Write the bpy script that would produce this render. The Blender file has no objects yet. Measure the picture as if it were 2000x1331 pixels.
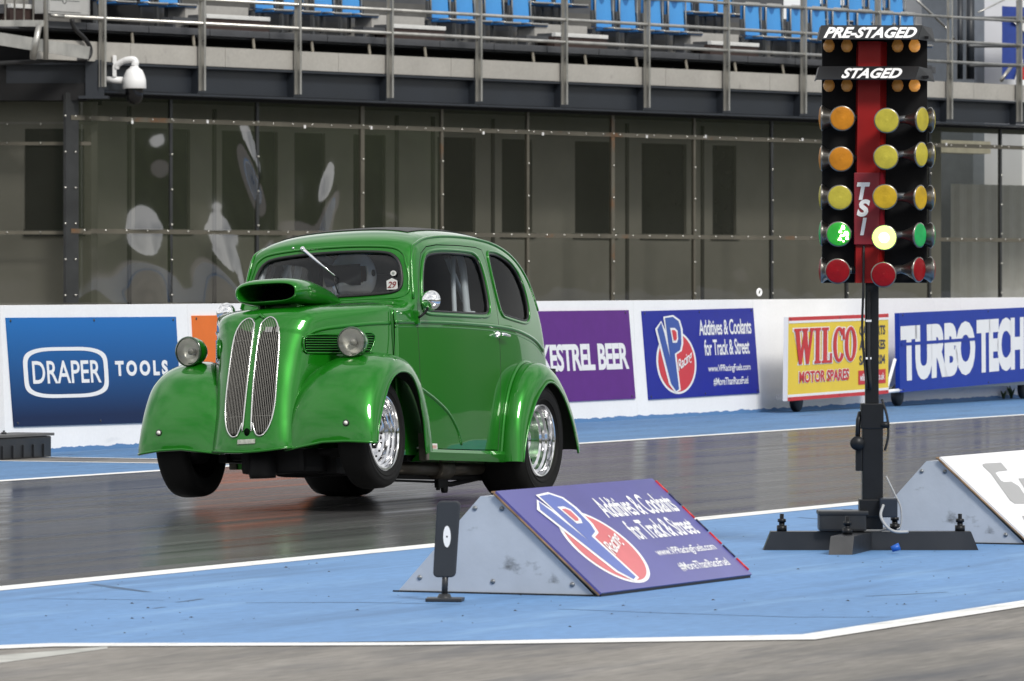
import bpy, bmesh, math, random
import numpy as np
from mathutils import Vector, Matrix
from mathutils.geometry import delaunay_2d_cdt
random.seed(7)
SC = bpy.context.scene
COL = SC.collection
R = math.radians
# ------------------------------------------------------------------ camera
F, V0, U0, EYE = 11500.0, 550.0, 1000.0, 1.278        # focal length in photo pixels (2000 wide), horizon row, eye height
cam_d = bpy.data.cameras.new('camera'); cam = bpy.data.objects.new('camera', cam_d); COL.objects.link(cam)
cam.location = (0, 0, EYE); cam.rotation_euler = (R(90), 0, 0)
cam_d.sensor_width = 36; cam_d.lens = F / 2000 * 36
cam_d.shift_y = -(665.5 - V0) / 2000
cam_d.clip_start = 0.5; cam_d.clip_end = 3000
cam_d.dof.use_dof = True; cam_d.dof.focus_distance = 32.6; cam_d.dof.aperture_fstop = 14
SC.camera = cam
# ------------------------------------------------------------------ sky, sun, exposure
SUN_EL, SUN_AZ = R(42), R(152)          # azimuth clockwise from +Y : behind the photographer, to the right
W = bpy.data.worlds.new('World'); SC.world = W; W.use_nodes = True
nt = W.node_tree; nt.nodes.clear()
def N(nt, t, **k):
    n = nt.nodes.new(t)
    for a, b in k.items():
        if a.startswith('i_'):
            n.inputs[a[2:].replace('_', ' ')].default_value = b
        else: setattr(n, a, b)
    return n
sky = N(nt, 'ShaderNodeTexSky', sky_type='NISHITA', sun_disc=False, sun_elevation=SUN_EL, sun_rotation=SUN_AZ)
hs = N(nt, 'ShaderNodeHueSaturation'); hs.inputs['Saturation'].default_value = 0.35; hs.inputs['Value'].default_value = 0.95
tc = N(nt, 'ShaderNodeTexCoord'); mp = N(nt, 'ShaderNodeMapping'); mp.inputs['Scale'].default_value = (1.6, 1.6, 4.0)
nz = N(nt, 'ShaderNodeTexNoise'); nz.inputs['Scale'].default_value = 1.15; nz.inputs['Detail'].default_value = 2.2; nz.inputs['Roughness'].default_value = 0.55
cr = N(nt, 'ShaderNodeValToRGB'); cr.color_ramp.elements[0].position = 0.36; cr.color_ramp.elements[1].position = 0.60
cr.color_ramp.elements[0].color = (4.2, 4.4, 4.7, 1); cr.color_ramp.elements[1].color = (11.0, 10.95, 10.8, 1)
mx = N(nt, 'ShaderNodeMixRGB'); mx.inputs[0].default_value = 0.78
bg = N(nt, 'ShaderNodeBackground'); bg.inputs[1].default_value = 0.105
out = N(nt, 'ShaderNodeOutputWorld')
L = nt.links.new
L(sky.outputs[0], hs.inputs['Color']); L(tc.outputs['Generated'], mp.inputs[0]); L(mp.outputs[0], nz.inputs['Vector'])
L(nz.outputs[0], cr.inputs[0]); L(hs.outputs[0], mx.inputs[1]); L(cr.outputs[0], mx.inputs[2]); L(mx.outputs[0], bg.inputs[0]); L(bg.outputs[0], out.inputs[0])
sd = bpy.data.lights.new('sun', 'SUN'); sd.energy = 2.1; sd.angle = R(13); sd.color = (1, 0.96, 0.9)
so = bpy.data.objects.new('sun', sd); COL.objects.link(so)
dv = Vector((math.sin(SUN_AZ) * math.cos(SUN_EL), math.cos(SUN_AZ) * math.cos(SUN_EL), math.sin(SUN_EL)))
so.rotation_euler = dv.to_track_quat('Z', 'Y').to_euler(); so.location = dv * 50
SC.view_settings.view_transform = 'Standard'; SC.view_settings.look = 'None'; SC.view_settings.gamma = 1.0
SC.view_settings.exposure = 0.30
SC.cycles.max_bounces = 10; SC.cycles.transparent_max_bounces = 12
SC.cycles.caustics_reflective = False; SC.cycles.caustics_refractive = False
# ------------------------------------------------------------------ helpers: objects and labels
def tag(o, label=None, cat=None, group=None, kind=None):
    if label: o['label'] = label
    if cat: o['category'] = cat
    if group: o['group'] = group
    if kind: o['kind'] = kind
    return o
def empty(name, loc=(0, 0, 0), rz=0.0, label=None, cat=None, group=None):
    o = bpy.data.objects.new(name, None); COL.objects.link(o); o.empty_display_size = 0.1
    o.location = loc; o.rotation_euler = (0, 0, rz)
    return tag(o, label, cat, group)
def copy_tree(o, parent=None):
    c = o.copy(); COL.objects.link(c)
    if parent: c.parent = parent
    for ch in list(o.children): copy_tree(ch, c)
    return c
# ------------------------------------------------------------------ helpers: materials
def mat(name, col, rough=0.5, metal=0.0, var=0.12, scale=6.0, bump=0.0, coat=0.0, rvar=0.0, stretch=(1, 1, 1), spec=0.5, emit=None, estr=0.0, fine=0.0, col2=None, c2pos=(0.55, 0.75)):
    m = bpy.data.materials.new(name); m.use_nodes = True; t = m.node_tree; b = t.nodes['Principled BSDF']; lk = t.links.new
    c = (*col, 1)
    b.inputs['Roughness'].default_value = rough; b.inputs['Metallic'].default_value = metal
    b.inputs['Coat Weight'].default_value = coat; b.inputs['Coat Roughness'].default_value = 0.04
    b.inputs['Specular IOR Level'].default_value = spec
    co = N(t, 'ShaderNodeTexCoord'); ma = N(t, 'ShaderNodeMapping'); ma.inputs['Scale'].default_value = stretch
    lk(co.outputs['Object'], ma.inputs[0])
    no = N(t, 'ShaderNodeTexNoise'); no.inputs['Scale'].default_value = scale; no.inputs['Detail'].default_value = 7; no.inputs['Roughness'].default_value = 0.6
    lk(ma.outputs[0], no.inputs['Vector'])
    rmp = N(t, 'ShaderNodeMapRange'); rmp.inputs['From Min'].default_value = 0.3; rmp.inputs['From Max'].default_value = 0.7
    rmp.inputs['To Min'].default_value = 1 - var; rmp.inputs['To Max'].default_value = 1 + var
    lk(no.outputs[0], rmp.inputs[0])
    mul = N(t, 'ShaderNodeVectorMath', operation='SCALE'); mul.inputs[0].default_value = col
    lk(rmp.outputs[0], mul.inputs['Scale']); src = mul.outputs[0]
    if fine:
        n2 = N(t, 'ShaderNodeTexNoise'); n2.inputs['Scale'].default_value = scale * 25; n2.inputs['Detail'].default_value = 3
        lk(ma.outputs[0], n2.inputs['Vector'])
        r2 = N(t, 'ShaderNodeMapRange'); r2.inputs['From Min'].default_value = 0.3; r2.inputs['From Max'].default_value = 0.7
        r2.inputs['To Min'].default_value = 1 - fine; r2.inputs['To Max'].default_value = 1 + fine; lk(n2.outputs[0], r2.inputs[0])
        m2 = N(t, 'ShaderNodeVectorMath', operation='SCALE'); lk(src, m2.inputs[0]); lk(r2.outputs[0], m2.inputs['Scale']); src = m2.outputs[0]
    if col2:
        n3 = N(t, 'ShaderNodeTexNoise'); n3.inputs['Scale'].default_value = scale * 0.43; n3.inputs['Detail'].default_value = 9; n3.inputs['Roughness'].default_value = 0.65
        lk(ma.outputs[0], n3.inputs['Vector'])
        r3 = N(t, 'ShaderNodeMapRange'); r3.inputs['From Min'].default_value = c2pos[0]; r3.inputs['From Max'].default_value = c2pos[1]; lk(n3.outputs[0], r3.inputs[0])
        x3 = N(t, 'ShaderNodeMixRGB'); x3.inputs[2].default_value = (*col2, 1); lk(r3.outputs[0], x3.inputs[0]); lk(src, x3.inputs[1]); src = x3.outputs[0]
    lk(src, b.inputs['Base Color'])
    if rvar:
        rr = N(t, 'ShaderNodeMapRange'); rr.inputs['From Min'].default_value = 0.3; rr.inputs['From Max'].default_value = 0.7
        rr.inputs['To Min'].default_value = max(0.02, rough - rvar); rr.inputs['To Max'].default_value = min(1, rough + rvar)
        lk(no.outputs[0], rr.inputs[0]); lk(rr.outputs[0], b.inputs['Roughness'])
    if bump:
        bu = N(t, 'ShaderNodeBump'); bu.inputs['Strength'].default_value = bump; bu.inputs['Distance'].default_value = 0.02
        nb = N(t, 'ShaderNodeTexNoise'); nb.inputs['Scale'].default_value = scale * 8; nb.inputs['Detail'].default_value = 4
        lk(ma.outputs[0], nb.inputs['Vector']); lk(nb.outputs[0], bu.inputs['Height']); lk(bu.outputs[0], b.inputs['Normal'])
    if emit:
        b.inputs['Emission Color'].default_value = (*emit, 1); b.inputs['Emission Strength'].default_value = estr
    m.diffuse_color = c
    return m
def glass(name, tint, refl=0.12, rough=0.02, bump=0.0, bscale=1.0, ior=1.45, haze=0.0, hazecol=(0.3, 0.3, 0.3)):
    """thin sheet: tinted see-through plus a mirror coat that grows at a grazing angle"""
    m = bpy.data.materials.new(name); m.use_nodes = True; t = m.node_tree; t.nodes.clear(); lk = t.links.new
    o = N(t, 'ShaderNodeOutputMaterial'); tr = N(t, 'ShaderNodeBsdfTransparent'); tr.inputs[0].default_value = (*tint, 1)
    gl = N(t, 'ShaderNodeBsdfGlossy'); gl.inputs['Roughness'].default_value = rough; gl.inputs[0].default_value = (1, 1, 1, 1)
    fr = N(t, 'ShaderNodeFresnel'); fr.inputs[0].default_value = ior
    ad = N(t, 'ShaderNodeMath', operation='ADD'); ad.inputs[1].default_value = refl; ad.use_clamp = True
    mi = N(t, 'ShaderNodeMixShader'); lk(fr.outputs[0], ad.inputs[0]); lk(ad.outputs[0], mi.inputs[0])
    base = tr
    if haze:
        df = N(t, 'ShaderNodeBsdfDiffuse'); df.inputs[0].default_value = (*hazecol, 1)
        mh = N(t, 'ShaderNodeMixShader'); mh.inputs[0].default_value = haze; lk(tr.outputs[0], mh.inputs[1]); lk(df.outputs[0], mh.inputs[2]); base = mh
    lk(base.outputs[0], mi.inputs[1]); lk(gl.outputs[0], mi.inputs[2]); lk(mi.outputs[0], o.inputs[0])
    if bump:
        co = N(t, 'ShaderNodeTexCoord'); no = N(t, 'ShaderNodeTexNoise'); no.inputs['Scale'].default_value = bscale; no.inputs['Detail'].default_value = 1.5
        bu = N(t, 'ShaderNodeBump'); bu.inputs['Strength'].default_value = bump; bu.inputs['Distance'].default_value = 0.3
        lk(co.outputs['Object'], no.inputs['Vector']); lk(no.outputs[0], bu.inputs['Height']); lk(bu.outputs[0], gl.inputs['Normal'])
    return m
# ------------------------------------------------------------------ helpers: mesh builder
class MB:
    def __init__(s): s.v = []; s.f = []; s.sm = []; s.mi = []
    def add(s, vs, fs, smooth=False, mi=0):
        o = len(s.v); s.v += [tuple(map(float, p)) for p in vs]
        for f in fs: s.f.append([o + i for i in f]); s.sm.append(smooth); s.mi.append(mi)
        return s
    def box(s, a, b, mi=0, bev=0.0, M=None):
        """axis aligned box from corner a to corner b, with chamfered edges"""
        a = list(a); b = list(b)
        for i in range(3):
            if a[i] > b[i]: a[i], b[i] = b[i], a[i]
        bm = bmesh.new(); bmesh.ops.create_cube(bm, size=1)
        for v in bm.verts:
            v.co = Vector([(a[i] + b[i]) / 2 + v.co[i] * (b[i] - a[i]) for i in range(3)])
        if bev: bmesh.ops.bevel(bm, geom=bm.edges[:], offset=bev, segments=2, profile=0.7, affect='EDGES')
        vs = [(M @ v.co if M else v.co) for v in bm.verts]; bm.verts.index_update()
        s.add(vs, [[v.index for v in f.verts] for f in bm.faces], False, mi); bm.free(); return s
    def tube(s, pts, r, n=8, closed=False, cap=True, mi=0, flat=None):
        """round tube along a polyline; r a number or one per point"""
        P = [Vector(p) for p in pts]; k = len(P); rr = r if isinstance(r, (list, tuple)) else [r] * k
        up = None; rings = []
        for i in range(k):
            if closed: d = (P[(i + 1) % k] - P[i - 1])
            else: d = P[min(i + 1, k - 1)] - P[max(i - 1, 0)]
            if d.length < 1e-9: d = Vector((0, 0, 1))
            d.normalize()
            if up is None:
                up = d.orthogonal().normalized()
            up = (up - d * up.dot(d))
            up = up.normalized() if up.length > 1e-6 else d.orthogonal().normalized()
            w = d.cross(up)
            rings.append([P[i] + (up * math.cos(2 * math.pi * j / n) + w * math.sin(2 * math.pi * j / n)) * rr[i] for j in range(n)])
        vs = [p for ring in rings for p in ring]; fs = []
        for i in range(k if closed else k - 1):
            a, b = i * n, ((i + 1) % k) * n
            for j in range(n): fs.append([a + j, a + (j + 1) % n, b + (j + 1) % n, b + j])
        if cap and not closed: fs += [list(range(n))[::-1], [(k - 1) * n + j for j in range(n)]]
        return s.add(vs, fs, True, mi)
    def lathe(s, prof, n=32, M=None, mi=0, cap=False):
        """profile [(r, h)] spun about local z"""
        vs = []; fs = []; k = len(prof)
        for i, (r, h) in enumerate(prof):
            for j in range(n):
                a = 2 * math.pi * j / n; p = Vector((r * math.cos(a), r * math.sin(a), h)); vs.append(M @ p if M else p)
        for i in range(k - 1):
            for j in range(n): fs.append([i * n + j, i * n + (j + 1) % n, (i + 1) * n + (j + 1) % n, (i + 1) * n + j])
        if cap: fs += [list(range(n))[::-1], [(k - 1) * n + j for j in range(n)]]
        return s.add(vs, fs, True, mi)
    def prism(s, poly, O, X, Y, Z, depth, mi=0, smooth=False):
        """2D polygon in the plane O + aX + bY, given thickness along Z (front face at +depth)"""
        O, X, Y, Z = map(Vector, (O, X, Y, Z)); k = len(poly)
        vs = [O + X * a + Y * b for a, b in poly] + [O + X * a + Y * b + Z * depth for a, b in poly]
        fs = [list(range(k))[::-1], list(range(k, 2 * k))] + [[i, (i + 1) % k, k + (i + 1) % k, k + i] for i in range(k)]
        return s.add(vs, fs, smooth, mi)
    def build(s, name, ms, parent=None, loc=None, sharp=None):
        me = bpy.data.meshes.new(name); me.from_pydata(s.v, [], s.f); me.validate()
        ms = ms if isinstance(ms, (list, tuple)) else [ms]
        for m in ms: me.materials.append(m)
        if len(me.polygons) == len(s.f):
            me.polygons.foreach_set('use_smooth', s.sm); me.polygons.foreach_set('material_index', s.mi)
        me.update()
        if sharp: me.set_sharp_from_angle(angle=R(sharp))
        o = bpy.data.objects.new(name, me); COL.objects.link(o)
        if parent: o.parent = parent
        if loc: o.location = loc
        return o
def rect_round(x0, y0, x1, y1, r, n=6):
    out = []
    for cx, cy, a0 in ((x1 - r, y1 - r, 0), (x0 + r, y1 - r, 90), (x0 + r, y0 + r, 180), (x1 - r, y0 + r, 270)):
        for i in range(n + 1):
            a = R(a0 + 90 * i / n); out.append((cx + r * math.cos(a), cy + r * math.sin(a)))
    return out
def catmull(P, n=8, closed=False):
    P = [np.array(p, float) for p in P]; k = len(P); out = []
    for i in range(k if closed else k - 1):
        p1, p2 = P[i], P[(i + 1) % k]
        p0 = P[i - 1] if (closed or i > 0) else 2 * p1 - p2
        p3 = P[(i + 2) % k] if (closed or i + 2 < k) else 2 * p2 - p1
        for j in range(n):
            t = j / n
            out.append(0.5 * ((2 * p1) + (-p0 + p2) * t + (2 * p0 - 5 * p1 + 4 * p2 - p3) * t * t + (-p0 + 3 * p1 - 3 * p2 + p3) * t ** 3))
    if not closed: out.append(P[-1])
    return [tuple(p) for p in out]
_txt = {}
def text_geo(s, bold=0.0, shear=0.0, space=1.0):
    key = (s, bold, shear, space)
    if key in _txt: return _txt[key]
    cu = bpy.data.curves.new('lettering', 'FONT'); cu.body = s; cu.offset = bold; cu.shear = shear; cu.space_character = space; cu.resolution_u = 4
    ob = bpy.data.objects.new('lettering', cu); COL.objects.link(ob)
    dg = bpy.context.evaluated_depsgraph_get(); dg.update()
    me = bpy.data.meshes.new_from_object(ob.evaluated_get(dg))
    V = [(v.co.x, v.co.y) for v in me.vertices]; P = [list(p.vertices) for p in me.polygons]
    bpy.data.objects.remove(ob); bpy.data.curves.remove(cu); bpy.data.meshes.remove(me)
    xs = [p[0] for p in V]; ys = [p[1] for p in V]
    V = [((a - min(xs)) / (max(xs) - min(xs)), (b - min(ys)) / (max(ys) - min(ys))) for a, b in V]
    _txt[key] = (V, P); return V, P
def lettering(mb, s, O, X, Y, w, h, bold=0.0, shear=0.0, space=1.0, off=0.0, mi=0, fn=None):
    """text fitted into a w x h box whose lower left corner is O, along X, up Y"""
    V, P = text_geo(s, bold, shear, space); O, X, Y = Vector(O), Vector(X), Vector(Y); Z = X.cross(Y).normalized()
    vs = [(O + X * (a * w) + Y * (b * h) + Z * off) for a, b in V]
    if fn: vs = [fn(a * w, b * h) for a, b in V]
    mb.add(vs, P, False, mi); return mb
# ------------------------------------------------------------------ frames of the place
TRK = R(23.62)                                    # the drag strip runs away from the camera, to the right
TD = Vector((math.sin(TRK), math.cos(TRK), 0)); TL = Vector((-TD.y, TD.x, 0)); TRZ = math.pi / 2 - TRK
STN = R(38.6)                                     # direction of the grandstand's front
SD = Vector((math.sin(STN), math.cos(STN), 0)); SN = Vector((-SD.y, SD.x, 0)); SRZ = math.pi / 2 - STN
S0 = Vector(((752 - U0) / F * 80, 80, 0))
def ray(u, v): return Vector(((u - U0) / F, 1.0, -(v - V0) / F))
def on_wall(u, v, lat):
    """survey: where the sight line through a photo pixel meets the upright plane 'lat' metres left of the strip's axis -> (along, up)"""
    r = ray(u, v); t = lat / r.dot(TL); p = Vector((0, 0, EYE)) + r * t; return p.dot(TD), p.z
def on_stand(u, v, yl=0.0):
    r = ray(u, v); b = S0 + SN * yl; t = b.dot(SN) / r.dot(SN); p = Vector((0, 0, EYE)) + r * t; return (p - S0).dot(SD), p.z
def on_ground(u, v, z=0.0):
    r = ray(u, v); t = (z - EYE) / r.z; return Vector((0, 0, EYE)) + r * t
def strip(x, y, z=0.0): return TD * x + TL * y + Vector((0, 0, z))
# ------------------------------------------------------------------ materials of the place
def marks(m, col, scale, lo, hi, stretch=(1, 1, 1)):
    """scatter of rubber marks and stains with a shape of their own, mixed over the base colour"""
    t = m.node_tree; b = t.nodes['Principled BSDF']; lk = t.links.new
    src = b.inputs['Base Color'].links[0].from_socket
    co = N(t, 'ShaderNodeTexCoord'); ma = N(t, 'ShaderNodeMapping'); ma.inputs['Scale'].default_value = stretch; lk(co.outputs['Object'], ma.inputs[0])
    no = N(t, 'ShaderNodeTexNoise'); no.inputs['Scale'].default_value = scale; no.inputs['Detail'].default_value = 8; no.inputs['Roughness'].default_value = 0.62; lk(ma.outputs[0], no.inputs['Vector'])
    mr = N(t, 'ShaderNodeMapRange'); mr.inputs['From Min'].default_value = lo; mr.inputs['From Max'].default_value = hi; lk(no.outputs[0], mr.inputs[0])
    x = N(t, 'ShaderNodeMixRGB'); x.inputs[2].default_value = (*col, 1); lk(mr.outputs[0], x.inputs[0]); lk(src, x.inputs[1]); lk(x.outputs[0], b.inputs['Base Color'])
    return m
M_ground = mat('weathered asphalt', (0.225, 0.210, 0.190), 0.8, var=0.25, scale=0.9, fine=0.18, bump=0.25, stretch=(0.25, 1.6, 1), col2=(0.085, 0.083, 0.078), c2pos=(0.5, 0.68), spec=0.3)
M_lane = mat('rubbered asphalt', (0.044, 0.0432, 0.0425), 0.8, var=0.30, scale=1.1, fine=0.25, stretch=(0.10, 2.4, 1), spec=0.1, col2=(0.020, 0.020, 0.021), c2pos=(0.42, 0.62))
def wet_film(m, lo, hi, r0, r1):
    """glued rubber laid by the tyres: a glossy film that only part of the rough surface carries, in streaks along the strip"""
    t = m.node_tree; lk = t.links.new; b = t.nodes['Principled BSDF']; o = t.nodes['Material Output']
    co = N(t, 'ShaderNodeTexCoord'); ma = N(t, 'ShaderNodeMapping'); ma.inputs['Scale'].default_value = (.06, 3.2, 1); lk(co.outputs['Object'], ma.inputs[0])
    no = N(t, 'ShaderNodeTexNoise'); no.inputs['Scale'].default_value = 1.3; no.inputs['Detail'].default_value = 6; lk(ma.outputs[0], no.inputs['Vector'])
    f = N(t, 'ShaderNodeMapRange'); f.inputs['From Min'].default_value = .32; f.inputs['From Max'].default_value = .68; f.inputs['To Min'].default_value = lo; f.inputs['To Max'].default_value = hi; lk(no.outputs[0], f.inputs[0])
    r = N(t, 'ShaderNodeMapRange'); r.inputs['From Min'].default_value = .3; r.inputs['From Max'].default_value = .7; r.inputs['To Min'].default_value = r1; r.inputs['To Max'].default_value = r0; lk(no.outputs[0], r.inputs[0])
    g = N(t, 'ShaderNodeBsdfGlossy'); g.inputs[0].default_value = (.95, .95, .95, 1); lk(r.outputs[0], g.inputs['Roughness'])
    x = N(t, 'ShaderNodeMixShader'); lk(f.outputs[0], x.inputs[0]); lk(b.outputs[0], x.inputs[1]); lk(g.outputs[0], x.inputs[2]); lk(x.outputs[0], o.inputs['Surface'])
wet_film(M_lane, .17, .42, .10, .24)
M_blue = mat('worn blue paint', (0.118, 0.25, 0.475), 0.65, var=0.10, scale=0.8, fine=0.08, bump=0.12, stretch=(0.5, 1, 1), spec=0.3)
marks(M_blue, (0.06, 0.13, 0.25), 0.9, 0.53, 0.78, (0.22, 2.6, 1)); marks(M_blue, (0.20, 0.36, 0.58), 1.7, 0.55, 0.8, (0.3, 2.0, 1)); marks(M_blue, (0.03, 0.045, 0.08), 7.0, 0.70, 0.74, (0.35, 1.4, 1)); marks(M_blue, (0.02, 0.03, 0.05), 16.0, 0.725, 0.75)
M_bluefar = mat('worn blue paint at the wall', (0.085, 0.19, 0.36), 0.7, var=0.16, scale=1.2, fine=0.2, bump=0.15, stretch=(0.3, 2, 1), spec=0.25)
marks(M_bluefar, (0.03, 0.06, 0.11), 3.0, 0.58, 0.72, (0.3, 1.5, 1))
M_line = mat('white line paint', (0.76, 0.76, 0.74), 0.6, var=0.06, scale=2.0, fine=0.08, spec=0.3); marks(M_line, (0.35, 0.35, 0.35), 3.5, 0.58, 0.75, (0.4, 2, 1))
M_wall = mat('white painted concrete', (0.84, 0.84, 0.84), 0.6, var=0.03, scale=1.5, fine=0.02, bump=0.05, spec=0.3); marks(M_wall, (0.60, 0.62, 0.64), 1.6, 0.66, 0.85, (0.6, 1, 2.5))
def paint_foot(m, z0):
    """the blue ground paint has been rolled a little way up the foot of the wall, with a ragged edge"""
    t = m.node_tree; b = t.nodes['Principled BSDF']; lk = t.links.new; src = b.inputs['Base Color'].links[0].from_socket
    co = N(t, 'ShaderNodeTexCoord'); sp = N(t, 'ShaderNodeSeparateXYZ'); lk(co.outputs['Object'], sp.inputs[0])
    no = N(t, 'ShaderNodeTexNoise'); no.inputs['Scale'].default_value = 3.2; no.inputs['Detail'].default_value = 10; no.inputs['Roughness'].default_value = .7; lk(co.outputs['Object'], no.inputs['Vector'])
    a = N(t, 'ShaderNodeMath', operation='MULTIPLY_ADD'); a.inputs[1].default_value = -0.09; lk(no.outputs[0], a.inputs[0]); lk(sp.outputs[2], a.inputs[2])
    c = N(t, 'ShaderNodeMath', operation='LESS_THAN'); c.inputs[1].default_value = z0 - 0.045; lk(a.outputs[0], c.inputs[0])
    x = N(t, 'ShaderNodeMixRGB'); x.inputs[2].default_value = (0.10, 0.22, 0.42, 1); lk(c.outputs[0], x.inputs[0]); lk(src, x.inputs[1]); lk(x.outputs[0], b.inputs['Base Color'])
paint_foot(M_wall, 0.035)
M_white = mat('white print', (0.80, 0.80, 0.80), 0.45, var=0.02)
M_black = mat('black rubber', (0.012, 0.012, 0.013), 0.55, var=0.25, scale=12)
M_dark = mat('charcoal paint', (0.018, 0.020, 0.024), 0.42, var=0.2, scale=4, rvar=0.1)
M_steel = mat('galvanised steel', (0.46, 0.45, 0.42), 0.36, metal=0.85, var=0.18, scale=5, rvar=0.1, stretch=(1, 1, .4))
M_chrome = mat('chrome', (0.82, 0.82, 0.83), 0.06, metal=1.0, var=0.02)
M_zinc = mat('zinc bolts', (0.55, 0.54, 0.5), 0.3, metal=0.9, var=0.2, scale=20)
marks(M_ground, (.080, .083, .092), 1.1, .48, .70, (.35, 1.8, 1)); marks(M_ground, (.05, .05, .05), 5.0, .66, .72, (.25, 2.2, 1))
# ------------------------------------------------------------------ the ground, all laid in the strip's own frame
def sheet(name, poly, z, m, thick=0.0):
    mb = MB(); mb.add([(x, y, z) for x, y in poly], [list(range(len(poly)))])
    o = mb.build(name, m); o.rotation_euler = (0, 0, TRZ); o['kind'] = 'structure'; return o
sheet('ground', [(-600, -600), (1500, -600), (1500, 1200), (-600, 1200)], 0, M_ground)
lane = MB(); nx = 24
lane.add([(-80, 11.7, .001), (220, 11.7, .001), (220, 18.2, .001), (-80, 18.2, .001)], [[0, 1, 2, 3]])
o = lane.build('racing_lane', M_lane); o.rotation_euler = (0, 0, TRZ); o['kind'] = 'structure'
sheet('painted_island', [(17.75, 9.95), (18.35, 9.66), (19.8, 7.48), (150, 7.48), (150, 11.75), (10, 11.75), (13, 10.75)], .002, M_blue)
sheet('lane_line', [(-80, 11.66), (150, 11.66), (150, 11.83), (-80, 11.83)], .0035, M_line)
sheet('lane_line', [(17.0, 10.40), (18.2, 9.70), (18.75, 8.62), (19.64, 7.41), (150, 7.41), (150, 7.56), (19.9, 7.56), (18.9, 8.67), (18.36, 9.80), (17.2, 10.55)], .0035, M_line)
WL_ = [on_ground(u, v) for u, v in ((-250, 1303), (0, 1281), (210, 1263.5), (210, 1268), (0, 1296), (-250, 1320))]
sheet('lane_line', [(p.dot(TD), p.dot(TL)) for p in WL_], .0015, mat('worn line paint', (0.42, 0.42, 0.39), 0.7, var=0.25, scale=3))
sheet('far_run_off', [(-80, 18.12), (36.85, 18.12), (36.85, 20.1), (36.85, 24), (-80, 24)], .002, M_bluefar)
sheet('far_run_off', [(37.75, 18.12), (200, 18.12), (200, 23), (37.75, 23)], .002, M_bluefar)
sheet('lane_line', [(-80, 18.02), (200, 18.02), (200, 18.15), (-80, 18.15)], .0035, M_line)
sheet('lane_line', [(36.80, 18.15), (36.88, 18.15), (36.96, 20.9), (36.88, 20.9)], .0035, M_line)
sheet('lane_line', [(37.62, 18.15), (37.70, 18.15), (37.9, 20.7), (37.82, 20.7)], .0035, M_line)
M_scuff = mat('rubber scuff', (0.055, 0.115, 0.21), 0.8, var=.3, scale=9)
def scuff(pts, w):
    q = [Vector((on_ground(u, v).dot(TD), on_ground(u, v).dot(TL), 0)) for u, v in pts]; L_ = []; R_ = []
    for i, p in enumerate(q):
        d = (q[min(i + 1, len(q) - 1)] - q[max(i - 1, 0)]).normalized(); n = Vector((-d.y, d.x, 0)); ww = w * (.3 + .7 * math.sin(math.pi * (i + .5) / len(q)))
        L_.append((p.x + n.x * ww, p.y + n.y * ww)); R_.append((p.x - n.x * ww, p.y - n.y * ww))
    sheet('skid_mark', L_ + R_[::-1], .0027, M_scuff)
scuff([(480, 1179), (700, 1178), (900, 1182)], .012); scuff([(1090, 1191), (1300, 1199), (1550, 1207), (1740, 1207)], .010); scuff([(345, 1178), (370, 1175), (395, 1171)], .016); scuff([(300, 1190), (322, 1187)], .014)
scuff([(180, 1142), (230, 1150), (290, 1158)], .03); scuff([(1560, 1012), (1640, 1018), (1720, 1020)], .02); scuff([(1690, 1166), (1760, 1163), (1850, 1158)], .016); scuff([(60, 1171), (200, 1172), (320, 1174)], .008)
# rubber crumbs thrown on the paint
cr_ = MB()
for k in range(420):
    x = random.uniform(16.5, 34); y = random.uniform(7.7, 11.6)
    if x < 20 and y < 9.6: continue
    s = random.choice([.003, .003, .004, .005, .007]) * random.uniform(.7, 1.3)
    p = [(x + math.cos(a) * s * random.uniform(.7, 1.5), y + math.sin(a) * s * random.uniform(.7, 1.3)) for a in [i * 1.05 for i in range(6)]]
    cr_.add([(a, b, .0025) for a, b in p] + [(x, y, .0025 + s * .55)], [[i, (i + 1) % 6, 6] for i in range(6)])
o = cr_.build('rubber_crumbs', M_black); o.rotation_euler = (0, 0, TRZ)
tag(o, 'black rubber crumbs scattered over the blue painted island', 'rubber debris', kind='stuff')
# unseen bank added behind the camera to darken reflections in paint and glazing
M_bank = mat('grassy bank', (0.045, 0.06, 0.025), 0.95, var=0.35, scale=0.15, fine=0.3)
bk = MB(); n = 40; pts = []
for i in range(n + 1):
    x = -260 + 520 * i / n
    for (yy, zz) in ((-34, 0.0), (-42, 5.0), (-52, 11.5 + 1.6 * math.sin(i * .9) + 1.2 * math.sin(i * 2.3)), (-75, 13.5), (-110, 0)):
        pts.append((x, yy + 3 * math.sin(i * .5), zz if zz < .1 else zz + .5 * math.sin(i * 1.7)))
fs = [[i * 5 + j, (i + 1) * 5 + j, (i + 1) * 5 + j + 1, i * 5 + j + 1] for i in range(n) for j in range(4)]
bk.add(pts, fs, True); o = bk.build('terrain', M_bank); o['kind'] = 'structure'
# unseen rise added right of the track to darken what paint and glazing mirror
hl_ = MB(); pts = []; n = 60
for i in range(n + 1):
    a = R(34 + 150 * i / n); 
    for k, (rr, zz) in enumerate(((175, -1), (190, 12), (205, 17), (225, 20), (270, 22), (340, -1))):
        zz = zz if zz < 0 else zz + 1.6 * math.sin(i * 1.7 + k) + 1.2 * math.sin(i * .61 + 2 * k)
        if i in (0, n): zz = -1
        pts.append((math.sin(a) * rr, math.cos(a) * rr, zz))
hl_.add(pts, [[i * 6 + j, i * 6 + j + 1, (i + 1) * 6 + j + 1, (i + 1) * 6 + j] for i in range(n) for j in range(5)], True); o = hl_.build('hills', M_bank); o['kind'] = 'structure'
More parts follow.
